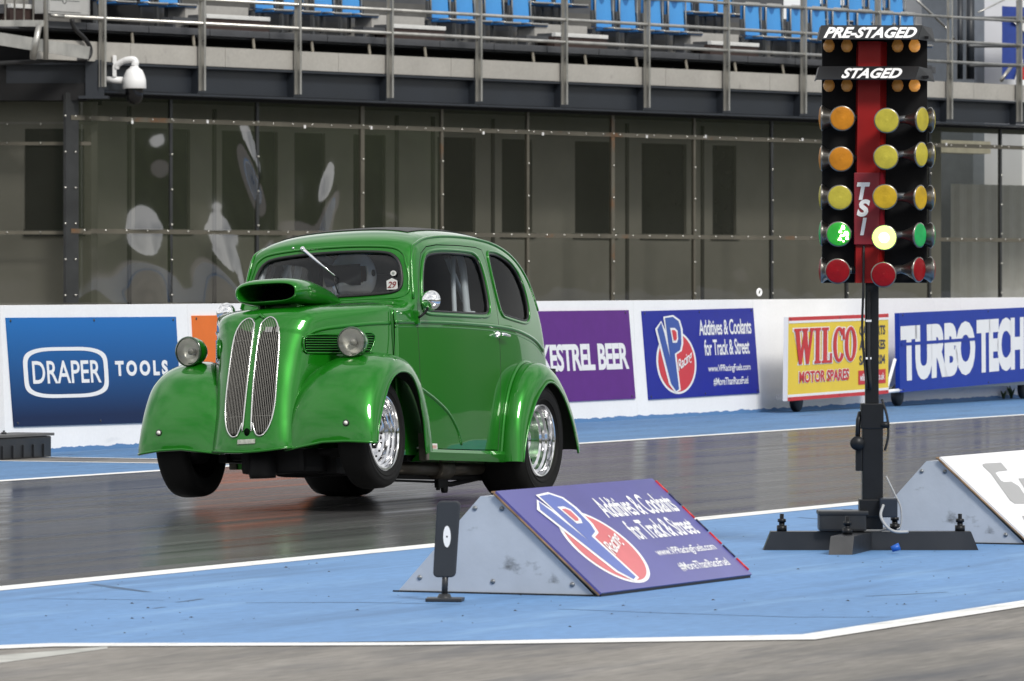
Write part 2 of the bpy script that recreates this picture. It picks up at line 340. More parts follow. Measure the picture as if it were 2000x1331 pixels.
# ------------------------------------------------------------------ the white barrier wall
LAT = 20.77
wallo = empty('barrier_wall', strip(38.2, LAT), TRZ, 'long white painted concrete barrier wall carrying the advert boards', 'barrier')
mb = MB(); XE = 60.0
segs = [(i * 3.05, min((i + 1) * 3.05 - .006, XE)) for i in range(20)]
for a, b in segs:
    c0 = [(a, 0, 0), (a, .045, 1.10), (a, .30, 1.10), (a, .34, 0)]; c1 = [(b, y, z) for _, y, z in c0]
    mb.add(c0 + c1, [[0, 4, 5, 1], [1, 5, 6, 2], [2, 6, 7, 3], [0, 1, 2, 3], [7, 6, 5, 4]])
mb.build('wall', M_wall, wallo)
ey = MB()
for u, v in ((1483, 578),):
    x, z = on_wall(u, v, LAT + .2)
    ey.tube([(x - 38.2 + .05 * math.cos(a), .2, z + .035 + .03 * math.sin(a)) for a in np.linspace(0, 6.2832, 13)[:-1]], .012, 6, closed=True)
ey.build('lifting_eye', M_wall, wallo)
# ------------------------------------------------------------------ advert boards
LX, LZ = Vector((1, 0, 0)), Vector((0, 0.041, 1)).normalized()
def board(name, uv4, m, label, lat=LAT + .02, thick=.012, slope=0.041, side=None):
    """flat board on the wall: photo corners TL TR BR BL -> an object whose x runs along the strip"""
    P = [on_wall(u, v, lat) for u, v in uv4]
    x0, z0 = P[3]
    e = empty(name, strip(x0, lat - .02 if slope else lat + thick), TRZ, label, 'advert board')
    q = [(x - x0, z) for x, z in P]
    yb = lambda z: slope * z - thick
    mb = MB(); f = [(a, yb(z), z) for a, z in q]; b = [(a, yb(z) + thick - .001, z) for a, z in q]
    mb.add(f + b, [[3, 2, 1, 0], [4, 5, 6, 7], [0, 1, 5, 4], [1, 2, 6, 5], [2, 3, 7, 6], [3, 0, 4, 7]])
    mb.mi = [0] + [1] * 5; mb.build('panel', [m, side or m], e)
    def on(s, t, d=.002):
        """point at fraction s across, t up the board, d in front of its face"""
        a = [q[3][i] * (1 - s) + q[2][i] * s for i in (0, 1)]; c = [q[0][i] * (1 - s) + q[1][i] * s for i in (0, 1)]
        x, z = [a[i] * (1 - t) + c[i] * t for i in (0, 1)]
        return Vector((x, yb(z) - d, z))
    for sc_ in ((.02, .97), (.5, .97), (.98, .97), (.02, .03), (.5, .03), (.98, .03)):
        mb = MB(); c_ = on(*sc_, .0); mb.lathe([(.012, 0), (.010, .004), (0, .006)], 8, Matrix.Translation(c_) @ Matrix.Rotation(R(90), 4, 'X')); mb.build('screw', M_dark, e)
    on.s = lambda u: (on_wall(u, 700, lat)[0] - x0) / (q[2][0])
    return e, on
def words(e, on, s, s0, t0, s1, t1, m, name='lettering', bold=0.0, shear=0.0, space=1.0, d=.002, slant=0.0):
    V, P = text_geo(s, bold, shear, space); mb = MB()
    mb.add([on(s0 + (s1 - s0) * a, t0 + (t1 - t0) * b + slant * a, d) for a, b in V], P); return mb.build(name, m, e)
def shape(e, on, poly, m, d=.002, name='emblem'):
    mb = MB(); mb.add([on(a, b, d) for a, b in poly], [list(range(len(poly)))]); return mb.build(name, m, e)
def ring(e, on, po, pi, m, d=.002, name='badge_outline'):
    mb = MB(); k = len(po); mb.add([on(a, b, d) for a, b in po] + [on(a, b, d) for a, b in pi], [[i, (i + 1) % k, k + (i + 1) % k, k + i] for i in range(k)]); return mb.build(name, m, e)
# printed blue board whose ink fades from mid blue to navy
m_dr = mat('blue to navy print', (0.02, 0.10, 0.32), 0.42, var=0.05, spec=.2); t = m_dr.node_tree
co = N(t, 'ShaderNodeTexCoord'); sp = N(t, 'ShaderNodeSeparateXYZ'); rp = N(t, 'ShaderNodeValToRGB')
rp.color_ramp.elements[0].position = 0.1; rp.color_ramp.elements[0].color = (0.004, 0.016, 0.062, 1); rp.color_ramp.elements[1].position = 0.97; rp.color_ramp.elements[1].color = (0.012, 0.14, 0.42, 1)
t.links.new(co.outputs['Generated'], sp.inputs[0]); t.links.new(sp.outputs[2], rp.inputs[0]); t.links.new(rp.outputs[0], t.nodes['Principled BSDF'].inputs['Base Color'])
e, on = board('advert_board', [(15, 621), (346, 619), (350, 824), (23, 834)], m_dr, 'blue tools advert board fading to navy, at the left end of the white wall')
S_ = on.s; po = [(S_(131) + (S_(212) - S_(131)) * np.sign(math.cos(a)) * abs(math.cos(a)) ** .42 * (1 - .16 * abs(math.sin(a)) ** 3), .49 + .235 * np.sign(math.sin(a)) * abs(math.sin(a)) ** .42) for a in np.linspace(0, 2 * math.pi, 60)[:-1]]
pi_ = [(S_(131) + (a - S_(131)) * .90, .49 + (b - .49) * .86) for a, b in po]
ring(e, on, po, pi_, M_white); S_ = on.s; words(e, on, 'DRAPER', S_(65), .39, S_(198), .60, M_white, bold=.012, space=1.0); words(e, on, 'TOOLS', S_(226), .445, S_(328), .59, M_white, bold=.05, space=1.45)
m_or = mat('orange print', (0.72, 0.16, 0.025), 0.45, var=0.05, spec=.2)
board('advert_board', [(378, 617), (705, 613), (712, 805), (381, 819)], m_or, 'plain orange advert board mostly hidden behind the green car')
m_pu = mat('purple print', (0.105, 0.018, 0.20), 0.45, var=0.06, spec=.2)
e, on = board('advert_board', [(846, 611), (1230, 606), (1237, 779), (852, 797)], m_pu, 'purple beer advert board beside the tail of the green car')
words(e, on, 'KESTREL BEER', on.s(1057), .335, on.s(1229), .635, M_white, bold=.035, space=.93)
m_vb = mat('royal blue print', (0.010, 0.018, 0.27), 0.42, var=0.05, spec=.2); m_vl = mat('logo blue print', (0.025, 0.075, 0.33), 0.4, var=0.03); m_vr = mat('logo red print', (0.60, 0.03, 0.045), 0.35, var=0.03)
def fuel_logo(e, on, mb_, mr_, mw_, k=1.0, dx=0.0):
    el = lambda g: [(.262 + dx + (.160 + g * .010) * math.cos(a), .405 + (.335 + g * .016) * math.sin(a)) for a in np.linspace(0, 2 * math.pi, 48)[:-1]]
    vp = [(.112, .79), (.150, .865), (.168, .76), (.205, .46), (.186, .915), (.255, .925), (.303, .875), (.318, .78), (.314, .62), (.298, .545), (.248, .505), (.262, .10), (.235, .08), (.195, .17)]
    vp = [(a + dx, b) for a, b in vp]; c = np.mean(vp, 0)
    bo = []
    n_ = len(vp)
    for i in range(n_):
        p0, p1, p2 = (np.array(vp[(i + j) % n_]) * (1.26, 1) for j in (-1, 0, 1))
        d1 = (p1 - p0) / np.linalg.norm(p1 - p0); d2 = (p2 - p1) / np.linalg.norm(p2 - p1)
        n1 = np.array((-d1[1], d1[0])); n2 = np.array((-d2[1], d2[0])); nn = n1 + n2; nn /= max(np.linalg.norm(nn), .35)
        q = p1 + nn * .022; bo.append((q[0] / 1.26, q[1]))
    shape(e, on, el(1.6), mw_, .002, 'emblem'); shape(e, on, el(0), mr_, .004, 'emblem'); shape(e, on, bo, mw_, .006, 'emblem'); shape(e, on, vp, mb_, .008, 'emblem')
    shape(e, on, [(.222 + dx, .80), (.262 + dx, .80), (.286 + dx, .765), (.286 + dx, .67), (.272 + dx, .63), (.236 + dx, .63)], mw_, .010, 'emblem')
    shape(e, on, [(.234 + dx, .775), (.258 + dx, .775), (.274 + dx, .75), (.274 + dx, .68), (.264 + dx, .655), (.244 + dx, .655)], mr_, .012, 'emblem')
    V, P = text_geo('Racing', .012, .35, .9); mb = MB()
    mb.add([on(.272 + dx + a * .135 - b * .012, .27 + b * .15 + a * .13, .010) for a, b in V], P); mb.build('lettering', mw_, e)
e, on = board('advert_board', [(1256, 608), (1473, 602), (1479, 768), (1263, 781)], m_vb, 'royal blue fuel advert board with a red oval emblem on the white wall')
fuel_logo(e, on, m_vl, m_vr, M_white)
words(e, on, 'Additives & Coolants', .485, .70, .965, .88, M_white, bold=.016, space=.92); words(e, on, 'for Track & Street', .52, .465, .935, .65, M_white, bold=.016, space=.92)
words(e, on, 'www.VPRacingFuels.com', .54, .255, .93, .355, M_white, bold=.01, space=.92); words(e, on, '#MoreThanRaceFuel', .58, .11, .90, .205, M_white, bold=.01, space=.92)
# two boards on small trailers standing just in front of the wall
m_ye = mat('yellow print', (0.78, 0.56, 0.035), 0.4, var=0.05, scale=3); m_rd = mat('red print', (0.55, 0.02, 0.022), 0.4, var=0.04); m_nb = mat('dark blue print', (0.012, 0.014, 0.06), 0.4)
TLAT = 20.36
def trailer(e, x0, x1, z, n0):
    mb = MB(); mb.box((x0 + .3, .05, z - .02), (x1 - .1, .22, z + .02)); mb.build('trailer_frame', M_steel, e)
    for x in n0:
        w = MB(); Mx = Matrix.Translation((x, .12, .115)) @ Matrix.Rotation(R(90), 4, 'X')
        w.lathe([(.0, -.03), (.05, -.03), (.055, -.035), (.10, -.035), (.113, -.02), (.113, .02), (.10, .035), (.0, .035)], 20, Mx)
        w.box((x - .015, .08, .115), (x + .015, .17, z)); w.build('wheel', M_black, e)
e, on = board('advert_board', [(1540, 620), (1735, 613), (1735, 769), (1538, 784)], m_ye, 'yellow motor spares advert board behind the post of the starting lights', lat=TLAT, thick=.05, slope=0, side=M_white)
e['category'] = 'advert board'
P_ = [on(.0, .0), on(1, 1)]
shape(e, on, [(0, .955), (1, .955), (1, 1), (0, 1)], m_rd, .003, 'border'); shape(e, on, [(0, .0), (1, .0), (1, .045), (0, .045)], m_rd, .003, 'border'); shape(e, on, [(0, .925), (1, .925), (1, .955), (0, .955)], M_white, .003, 'border'); shape(e, on, [(0, .045), (1, .045), (1, .075), (0, .075)], M_white, .003, 'border')
def slab_wilco(e, on, s0, t0, s1, t1, m, d, g):
    """the firm's name in heavy slab letters: strokes, slabs and rings on the unit square, grown by g for the white edge"""
    q = lambda x0, y0, x1, y1: [(x0, y0), (x1, y0), (x1, y1), (x0, y1)]
    P = [[(.015, .95), (.08, 0), (.125, 0), (.085, .95)], [(.08, 0), (.125, 0), (.185, .80), (.15, .88)], [(.14, .95), (.19, 0), (.235, 0), (.205, .95)], [(.19, 0), (.235, 0), (.30, .95), (.262, .95)],
         q(0, .93, .115, 1), q(.125, .93, .222, 1), q(.245, .93, .318, 1), q(.342, .04, .402, .96), q(.322, .93, .422, 1), q(.322, 0, .422, .07), q(.462, .04, .522, .96), q(.437, .93, .547, 1), q(.437, 0, .602, .07), q(.568, .05, .602, .27), q(.772, .64, .806, .97)]
    mb = MB(); k = 0
    def put(poly):
        nonlocal k
        mb.add([on(s0 + (s1 - s0) * x, t0 + (t1 - t0) * y, d + .0002 * k) for x, y in poly], [list(range(len(poly)))]); k += 1
    for p in P:
        c = np.mean(p, 0)
        put([(x + g * np.sign(x - c[0]), y + g * 1.25 * np.sign(y - c[1])) for x, y in p])
    for cx_, a0, a1 in ((.715, 38, 325), (.903, 0, 360)):
        A = np.radians(np.linspace(a0, a1, 40)); o_ = [(cx_ + (.096 + g) * math.cos(t), .5 + (.5 + g * 1.25) * math.sin(t)) for t in A]; i_ = [(cx_ + (.040 - g) * math.cos(t), .5 + (.40 - g * 1.25) * math.sin(t)) for t in A]
        mb.add([on(s0 + (s1 - s0) * x, t0 + (t1 - t0) * y, d + .0002 * k) for x, y in o_ + i_], [[j, j + 1, 41 + j, 40 + j] for j in range(39)]); k += 1
    mb.build('lettering', m, e)
slab_wilco(e, on, .05, .43, .665, .86, M_white, .002, .020); slab_wilco(e, on, .05, .43, .665, .86, m_rd, .008, 0)
words(e, on, 'MOTOR SPARES', .10, .20, .60, .35, M_white, bold=.09, d=.003); words(e, on, 'MOTOR SPARES', .105, .205, .595, .345, m_rd, bold=.03, d=.006)
for s_, t_ in (('CAR PARTS', .74), ('ALL MAKES', .56), ('SA71 4X04', .375)): words(e, on, s_, .70, t_, .965, t_ + .12, m_nb, bold=.03, d=.003)
shape(e, on, [(.69, .135), (.97, .135), (.97, .31), (.69, .31)], m_rd, .003, 'border'); words(e, on, 'wilcodirect.co.uk', .705, .18, .955, .27, M_white, bold=.02, d=.005)
xa = on(0, 0).x; xb = on(1, 0).x; trailer(e, xa + .1, xb - .05, on(0, 0).z + .03, (on(.24, 0).x,))
e, on = board('advert_board', [(1756, 612), (2090, 597), (2090, 737), (1758, 767)], mat('cobalt print', (0.008, 0.035, 0.30), 0.42, var=0.05, spec=.2), 'cobalt blue advert board with large white letters at the right edge', lat=TLAT, thick=.05, slope=0)
words(e, on, 'TURBO', on.s(1760), .13, on.s(1905), .84, M_white, bold=.055, space=.9, slant=.02); shape(e, on, [(.01, .585), (on.s(1907), .595), (on.s(1907), .635), (.01, .625)], bpy.data.materials['cobalt print'], .005, 'border')
words(e, on, 'TECH', on.s(1908), .155, on.s(2000), .87, M_white, bold=.055, space=.9, slant=.01)
xa = on(0, 0).x; trailer(e, xa + .05, on(1, 0).x, on(0, 0).z + .03, (on(.07, 0).x, on(.8, 0).x))
mb = MB(); pa = on(-.065, .0); pb = on(0, 0); pc = on(-.06, .0); pd = on(-.012, .42)
mb.tube([pa + Vector((0, .02, .02)), pb + Vector((0.05, .02, .02))], .02, 6); mb.tube([pc + Vector((0, .03, .03)), pd + Vector((0, .03, 0))], .018, 6); mb.build('tow_bar', M_wall, e)
# small weeds at the foot of the wall, and a low black barrier block at the left edge of the picture
M_leaf = mat('weed green', (0.05, 0.085, 0.03), 0.8, var=0.3)
for (u, v, hh) in ((1975, 779, .16), (1960, 780, .10)):
    g = on_ground(u, v); e = empty('weed', (g.x, g.y, 0), 0, ('taller green weed' if hh > .12 else 'shorter green weed') + ' at the foot of the white wall below the cobalt board', 'plant')
    mb = MB()
    for k in range(14):
        a = random.uniform(0, 6.28); l = hh * random.uniform(.5, 1); q = Vector((math.cos(a) * .4, math.sin(a) * .4, 1)) * l; w = Vector((-math.sin(a), math.cos(a), 0)) * .012
        mb.add([-w, w, q * .6 + w * 1.4, q, q * .6 - w * 1.4], [[0, 1, 2, 3, 4]])
    mb.build('leaves', M_leaf, e)
e = empty('barrier_block', strip(36.6, 20.22), TRZ, 'low black barrier block with a grey top at the left edge', 'barrier block')
mb = MB(); mb.box((0, 0, 0), (1.28, .30, .155), bev=.012)
for k in range(8): mb.box((.06 + .155 * k, -.012, .01), (.085 + .155 * k, .0, .10), bev=.003)
mb.build('body', M_dark, e); mb = MB(); mb.box((-.01, -.015, .158), (1.30, .31, .178), bev=.004); mb.build('lid', mat('grey rubber', (0.10, 0.10, 0.10), .7), e)
mb = MB(); mb.lathe([(0, .178), (.02, .178), (.02, .19), (.008, .195), (.008, .205), (0, .205)], 10, Matrix.Translation((.78, .12, 0))); mb.build('bolt', M_dark, e)
# ------------------------------------------------------------------ grandstand (local x along its front, y into the stand)
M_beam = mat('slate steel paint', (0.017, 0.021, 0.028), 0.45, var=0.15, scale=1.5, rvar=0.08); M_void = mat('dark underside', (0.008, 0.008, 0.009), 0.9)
M_fas = mat('cream grey cladding', (0.36, 0.345, 0.315), 0.5, var=0.10, scale=1.1, fine=0.05); marks(M_fas, (0.16, 0.15, 0.14), 3.0, .64, .76, (1, 1, .5))
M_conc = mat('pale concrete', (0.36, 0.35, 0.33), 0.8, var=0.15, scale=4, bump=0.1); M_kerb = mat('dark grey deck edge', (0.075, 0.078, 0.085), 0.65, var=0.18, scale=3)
M_rise = mat('shaded concrete riser', (0.10, 0.098, 0.092), 0.8, var=.25, scale=2)  # mid-dark concrete of the risers and the back wall
M_brown = mat('brown riser board', (0.045, 0.026, 0.022), 0.6, var=0.15, scale=6)
M_bwall = mat('beige cabin wall', (0.37, 0.36, 0.325), 0.7, var=0.10, scale=1.2); M_win = mat('dark window', (0.022, 0.025, 0.026), 0.12, var=0.1)
st = empty('grandstand', S0, SRZ, 'grey steel grandstand with a cream fascia above a dark beam', 'grandstand')
X0, X1 = -5.75, 34.0
def sbox(name, a, b, m, parent=st, bev=0.0):
    mb = MB(); mb.box(a, b, bev=bev); return mb.build(name, m, parent)
mb = MB(); mb.box((X0, .10, 3.74), (X1, .14, 4.085)); mb.box((X0, -.02, 3.70), (X1, .22, 3.728)); mb.box((X0, -.02, 4.062), (X1, .22, 4.09))
s = -5.71
while s < X1: mb.box((s - .05, -.015, 3.73), (s - .035, .10, 4.06)); s += 1.92
mb.build('beam', M_beam, st)
mb = MB()
ends = [X0 + .9, -3.25, -.95, 1.45, 4.0, 6.35, 8.9, 11.4, 14.25, 17, 20, 23, 26, 30, X1]
ends = [on_stand(65, 100)[0], -5.1] + ends[1:]
for a, b in zip(ends, ends[1:]): mb.box((a, .02, 4.10), (b - .008, .06, 4.352))
mb.build('fascia', M_fas, st)
sbox('soffit', (X0, .25, 3.66), (X1, 1.9, 3.70), M_void); sbox('void_back', (-7.6, 1.0, 3.72), (13.9, 1.04, 4.62), M_void)  # void_back: near-black sheet standing in for shade in the open gap
mb = MB(); b_ = -6.7
while b_ < 12.9: mb.box((b_, .42, 4.525), (b_ + 1.185, .50, 4.615), bev=.006); b_ += 1.2
mb.build('deck_edge', M_kerb, st)
M_tan = mat('tan steel', (0.22, 0.20, 0.16), .6, var=.2); b_ = -4.6
while b_ < 13.6:
    mb = MB(); mb.tube([(b_, .46, 4.53), (b_ - .10, .35, 4.36)], .022, 6); mb.build('bracket', M_tan, st); b_ += 1.2
for k in range(9):                                   # terrace: deck slabs with risers
    y0 = .5 + .85 * k + (.35 if k else 0); y1 = .5 + .85 * (k + 1) + .35; z = 4.60 + .38 * k
    mb = MB(); mb.box((-7.6, y0, z - .10), (13.9, y1 + .06, z)); mb.build('terrace_slab', M_kerb, st)
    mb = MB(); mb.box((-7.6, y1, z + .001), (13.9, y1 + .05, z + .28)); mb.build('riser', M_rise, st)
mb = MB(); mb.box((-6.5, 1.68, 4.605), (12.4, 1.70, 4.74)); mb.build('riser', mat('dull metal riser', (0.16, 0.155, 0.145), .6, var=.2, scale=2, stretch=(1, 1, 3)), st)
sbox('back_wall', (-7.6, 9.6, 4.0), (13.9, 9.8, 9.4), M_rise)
# guard railing : flat posts and three tubes
rl = empty('guard_railing', S0, SRZ, 'galvanised guard railing of flat posts and tubes along the grandstand front', 'railing')
pm = MB(); pm.box((-.018, -.10, 0), (.018, -.03, 2.0), bev=.004); pm.box((-.045, -.03, .0), (.045, -.02, 1.9)); pm_me = None
posts = [-5.71 + 1.92 * i for i in range(13)]
for i, s in enumerate(posts):
    if pm_me is None:
        o = pm.build('post', M_steel, rl); pm_me = o.data
    else:
        o = bpy.data.objects.new('post', pm_me); COL.objects.link(o); o.parent = rl
    o.location = (s, 0, 3.77)
for z, xa in ((4.965, -5.71 + .0), (4.65, -6.45), (5.34, -5.71)):
    mb = MB(); mb.tube([(xa, -.06, z), (X1 * .55, -.06, z)], .024 if z < 5.3 else .022, 8); mb.build('rail', M_steel, rl)
mb = MB(); mb.tube([(-6.45, -.06, 4.65), (-6.62, .0, 4.66)], .024, 8); mb.build('rail_end', M_steel, rl)
# ---- glazing of polycarbonate sheets below the beam
M_poly = glass('smoked polycarbonate', (0.69, 0.69, 0.66), refl=0.02, rough=0.04, bump=0.05, bscale=0.9, ior=1.35, haze=0.05, hazecol=(0.20, 0.19, 0.16))
M_polyw = glass('warped polycarbonate', (0.69, 0.69, 0.66), refl=0.14, rough=0.05, bump=0.0, ior=1.4, haze=0.03, hazecol=(0.20, 0.19, 0.16))
M_frame = mat('glazing frame', (0.035, 0.037, 0.038), 0.5, metal=0.3, var=0.25, scale=3); M_strap = mat('weathered strap', (0.12, 0.11, 0.085), 0.55, metal=0.4, var=0.2, scale=2, col2=(0.22, 0.085, 0.02), c2pos=(0.60, 0.72))
DENT = []
for u, v, wx, wz, sk, am in ((287, 512, .36, .50, .10, .10), (440, 545, .34, .66, .30, .12), (492, 322, .13, .42, .38, .045), (640, 385, .15, .36, -.22, .05), (590, 420, .34, .5, 0, .022), (312, 300, .26, .25, 0, .016), (955, 330, .14, .5, 0, .016), (520, 470, .10, .25, -.2, .02)):
    DENT.append((*on_stand(u, v, .3), wx, wz, sk, am))
gz = empty('glass_screen', S0, SRZ, 'long screen of smoked plastic sheets bolted under the grandstand beam', 'screen')
mull = [-5.87, -4.02, -2.3, -.13, 1.58, 3.49, 5.45, 7.4, 9.32, 11.25, 13.45, 15.4, 17.4]
rows = [(1.0, 1.90), (1.95, 3.36), (3.40, 3.70)]
for i, (a, b) in enumerate(zip(mull, mull[1:])):
    for j, (z0, z1) in enumerate(rows):
        warped = i < 4 and j < 2 and i > -1
        n_, k_ = (44, 44) if warped else (2, 2); mb = MB(); vs = []
        rnd = random.Random(i * 7 + j + 3); wv = [(rnd.uniform(1.0, 2.5), rnd.uniform(.8, 2.0), rnd.uniform(0, 6.28), rnd.uniform(.0012, .0035)) for _ in range(3)]
        for q in range(k_):
            for p in range(n_):
                sx, sz = p / (n_ - 1), q / (k_ - 1); edge = min(1, 5 * min(sx, 1 - sx, sz, 1 - sz)) if warped else 0
                dy = edge * sum(am * math.sin(fx * 3.1416 * sx + fz * 4 * sz + ph) for fx, fz, ph, am in wv) - sum(am * math.exp(-(((a + (b - a) * sx - cx_) + sk * (z0 + (z1 - z0) * sz - cz_)) / wx) ** 2 - ((z0 + (z1 - z0) * sz - cz_) / wz) ** 2) for cx_, cz_, wx, wz, sk, am in DENT)
                vs.append((a + .015 + (b - a - .03) * sx, .30 + dy, z0 + (z1 - z0) * sz))
        mb.add(vs, [[q * n_ + p, q * n_ + p + 1, (q + 1) * n_ + p + 1, (q + 1) * n_ + p] for q in range(k_ - 1) for p in range(n_ - 1)], True)
        mb.build('sheet', M_polyw if warped else M_poly, gz)
for i, s in enumerate(mull):
    mb = MB(); w = .075 if i in (3, 6) else (.05 if i else .14)
    mb.box((s - w / 2 - (.10 if i == 0 else 0), .285, 1.0), (s + w / 2, .33, 3.70)); mb.build('mullion', M_strap if i in (3, 4, 5, 6, 7) else M_frame, gz)
for z in (1.925, 3.38):
    mb = MB(); mb.box((-5.95, .277, z - .03), (17.4, .284, z + .03)); mb.build('strap', M_strap, gz)
BPROF = [(.016, 0), (.014, .010), (.0, .016)]; BROT = Matrix.Rotation(R(90), 4, 'X'); BP = []; bl = lambda x, z: BP.append((x, z)); bhead = MB(); bhead.lathe(BPROF, 6, BROT)
for s in mull:
    z = 1.1
    while z < 3.7:
        bl(s + .0, z); z += .46
        if s < -5: bl(s - .19, z - .46)
x = -5.7
while x < 17:
    bl(x, 1.935); bl(x + .1, 3.385); x += .40
bolt_me = None
for i, (x, z) in enumerate(BP[:100]):
    if bolt_me is None: o = bhead.build('bolt', M_zinc, gz); bolt_me = o.data
    else: o = bpy.data.objects.new('bolt', bolt_me); COL.objects.link(o); o.parent = gz
    o.location = (x, .277, z)
mb = MB()
for x, z in BP[100:]: mb.lathe(BPROF, 6, Matrix.Translation((x, .277, z)) @ BROT)
mb.build('bolts', M_zinc, gz)['kind'] = 'stuff'
mb = MB()
for u, v in ((258, 239), (405, 238), (595, 248), (725, 250), (944, 260), (1060, 262), (1263, 267), (1378, 267), (1567, 273), (1848, 282)):
    x, z = on_stand(u, v, .27); mb.box((x - .018, .262, z - .022), (x + .018, .276, z + .022), bev=.004)
mb.build('clips', M_white, gz)
# ---- the hospitality suite behind the screen
hb = empty('hospitality_suite', S0, SRZ, 'beige suite wall with tall dark windows behind the smoked screen', 'building')
YB = 1.45
wl = [(-5.15, -4.35), (-3.45, -2.35), (-1.7, -.55), (-.2, .45), (1.05, 1.75), (2.9, 3.75), (4.35, 5.05), (6.05, 7.0), (7.65, 8.75), (9.4, 10.0)]
mb = MB(); prev = -6.3
for a, b in wl:
    mb.box((prev, YB, 0), (a, YB + .1, 3.66)); mb.box((a, YB, 0), (b, YB + .1, 1.98)); mb.box((a, YB, 3.32), (b, YB + .1, 3.66)); prev = b
xe_ = on_stand(1838, 300, YB)[0]; mb.box((prev, YB, 0), (xe_, YB + .1, 3.66)); mb.build('wall', M_bwall, hb)
for i, (a, b) in enumerate(wl):
    mb = MB(); mb.box((a, YB + .05, 1.98), (b, YB + .06, 3.32)); w = mb.build('window', M_win, hb)
    mb = MB(); mb.box((a - .05, YB - .03, 1.90), (b + .05, YB - .001, 1.975)); mb.build('sill', M_frame, w)
mb = MB()
for x in (-5.3, -3.6, -1.9, 1.95, 2.75, 4.1, 7.25, 9.1): mb.box((x, YB - .025, 0), (x + .06, YB - .001, 3.6))
mb.build('cover_strip', mat('dark cover strip', (.07, .068, .06), .6), hb)
mb = MB(); mb.box((X0, .36, .0), (12, .4, .95)); mb.build('plinth', M_frame, hb)
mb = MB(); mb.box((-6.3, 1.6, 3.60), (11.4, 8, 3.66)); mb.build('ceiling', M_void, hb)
# shapes seen lying behind the glass at the right
# ---- tip-up seats
M_seat = mat('blue seat plastic', (0.06, 0.28, 0.62), 0.45, var=0.06, scale=3); M_seatd = mat('deep blue seat plastic', (0.022, 0.14, 0.38), 0.45, var=0.08)
M_sfr = mat('seat frame grey', (0.10, 0.105, 0.11), 0.5, metal=.4, var=.15)
def make_seat(label, group):
    r = empty('stadium_seat', (0, 0, 0), 0, label, 'seat', group)
    mb = MB(); pts = []
    for j in range(9):                                 # curved backrest shell
        for i in range(9):
            a = -1 + 2 * i / 8; b = j / 8
            pts.append((a * .192 * (1 - .08 * b * b), .030 - .025 * a * a + .025 * b, .0 + .46 * b))
    fr = [[j * 9 + i, j * 9 + i + 1, (j + 1) * 9 + i + 1, (j + 1) * 9 + i] for j in range(8) for i in range(8)]
    mb.add(pts, fr, True); mb.add([(x, y + .018, z) for x, y, z in pts], [f[::-1] for f in fr], True)
    o = mb.build('backrest', M_seat, r)
    mb = MB(); mb.box((-.232, .048, -.01), (.232, .066, .475), bev=.006); mb.build('back_shell', M_seatd, r)
    mb = MB(); mb.tube([(-.213, -.01, -.03), (-.213, .0, .25), (-.208, .0, .45), (-.175, .0, .485), (.175, .0, .485), (.208, .0, .45), (.213, .0, .25), (.213, -.01, -.03)], .014, 6); mb.build('back_frame', M_steel, r)
    mb = MB(); mb.box((-.205, -.33, -.065), (.205, .05, -.02), bev=.015); mb.build('seat_pan', M_seatd, r)
    mb = MB(); mb.tube([(-.20, -.15, -.028), (-.19, -.335, -.03), (-.16, -.345, -.035), (.16, -.345, -.035), (.19, -.335, -.03), (.20, -.15, -.028)], .016, 6); mb.build('pan_frame', M_steel, r)
    for sx in (-1, 1):
        mb = MB(); mb.box((sx * .24 - .022, .01, .10), (sx * .24 + .022, .06, .24), bev=.01); mb.box((sx * .24 - .010, -.03, .0), (sx * .24 + .010, .05, .12)); mb.build('arm', M_sfr, r)
    mb = MB(); mb.box((-.225, .0, -.36), (-.185, .05, -.03)); mb.box((-.02, .02, -.30), (.02, .06, -.06)); mb.build('pedestal', M_sfr, r)
    return r
seat0 = None
def put_seat(x, y, z, label, group):
    global seat0
    if seat0 is None:
        seat0 = make_seat(label, group); o = seat0
    else: o = copy_tree(seat0)
    p = S0 + SD * x + SN * y; o.location = (p.x, p.y, z); o.rotation_euler = (0, 0, SRZ); o['label'] = label; o['group'] = group
GA = 'blue tip up seats in the front row'; GB = 'blue tip up seats in the rear row'
ordn = ['first', 'second', 'third', 'fourth', 'fifth', 'sixth', 'seventh', 'eighth']
clus = [((210, 272, 329), 'above the white dome camera'), ((517, 572, 632, 686), 'above the roof of the green car'), ((860, 908, 965, 1018), 'in the middle of the stand'), ((1180, 1227, 1277, 1322), 'right of the middle block'), ((1470, 1512, 1560, 1600, 1642, 1690, 1731, 1773), 'behind the head of the starting lights')]
YA, ZA = 1.25, 4.985
for us, where in clus:
    xs = [on_stand(u, 40, YA)[0] for u in us]; n_ = len(xs)
    for i, x in enumerate(xs): put_seat(x, YA, ZA, f'{ordn[i]} blue seat from left in front row block {where}', GA)
# rear row, seen through the aisles and over the right hand block
for us, where in (((1022, 1062, 1098), 'over the aisle right of the middle block'), ((1335, 1380, 1415), 'over the aisle left of the starting lights'), ((1590, 1630, 1672, 1712, 1752), 'over the block behind the starting lights')):
    for i, u in enumerate(us):
        x = on_stand(u, 10, YA + .95)[0]; put_seat(x, YA + .95, ZA + .38, f'{ordn[i]} blue rear row seat from left {where}', GB)
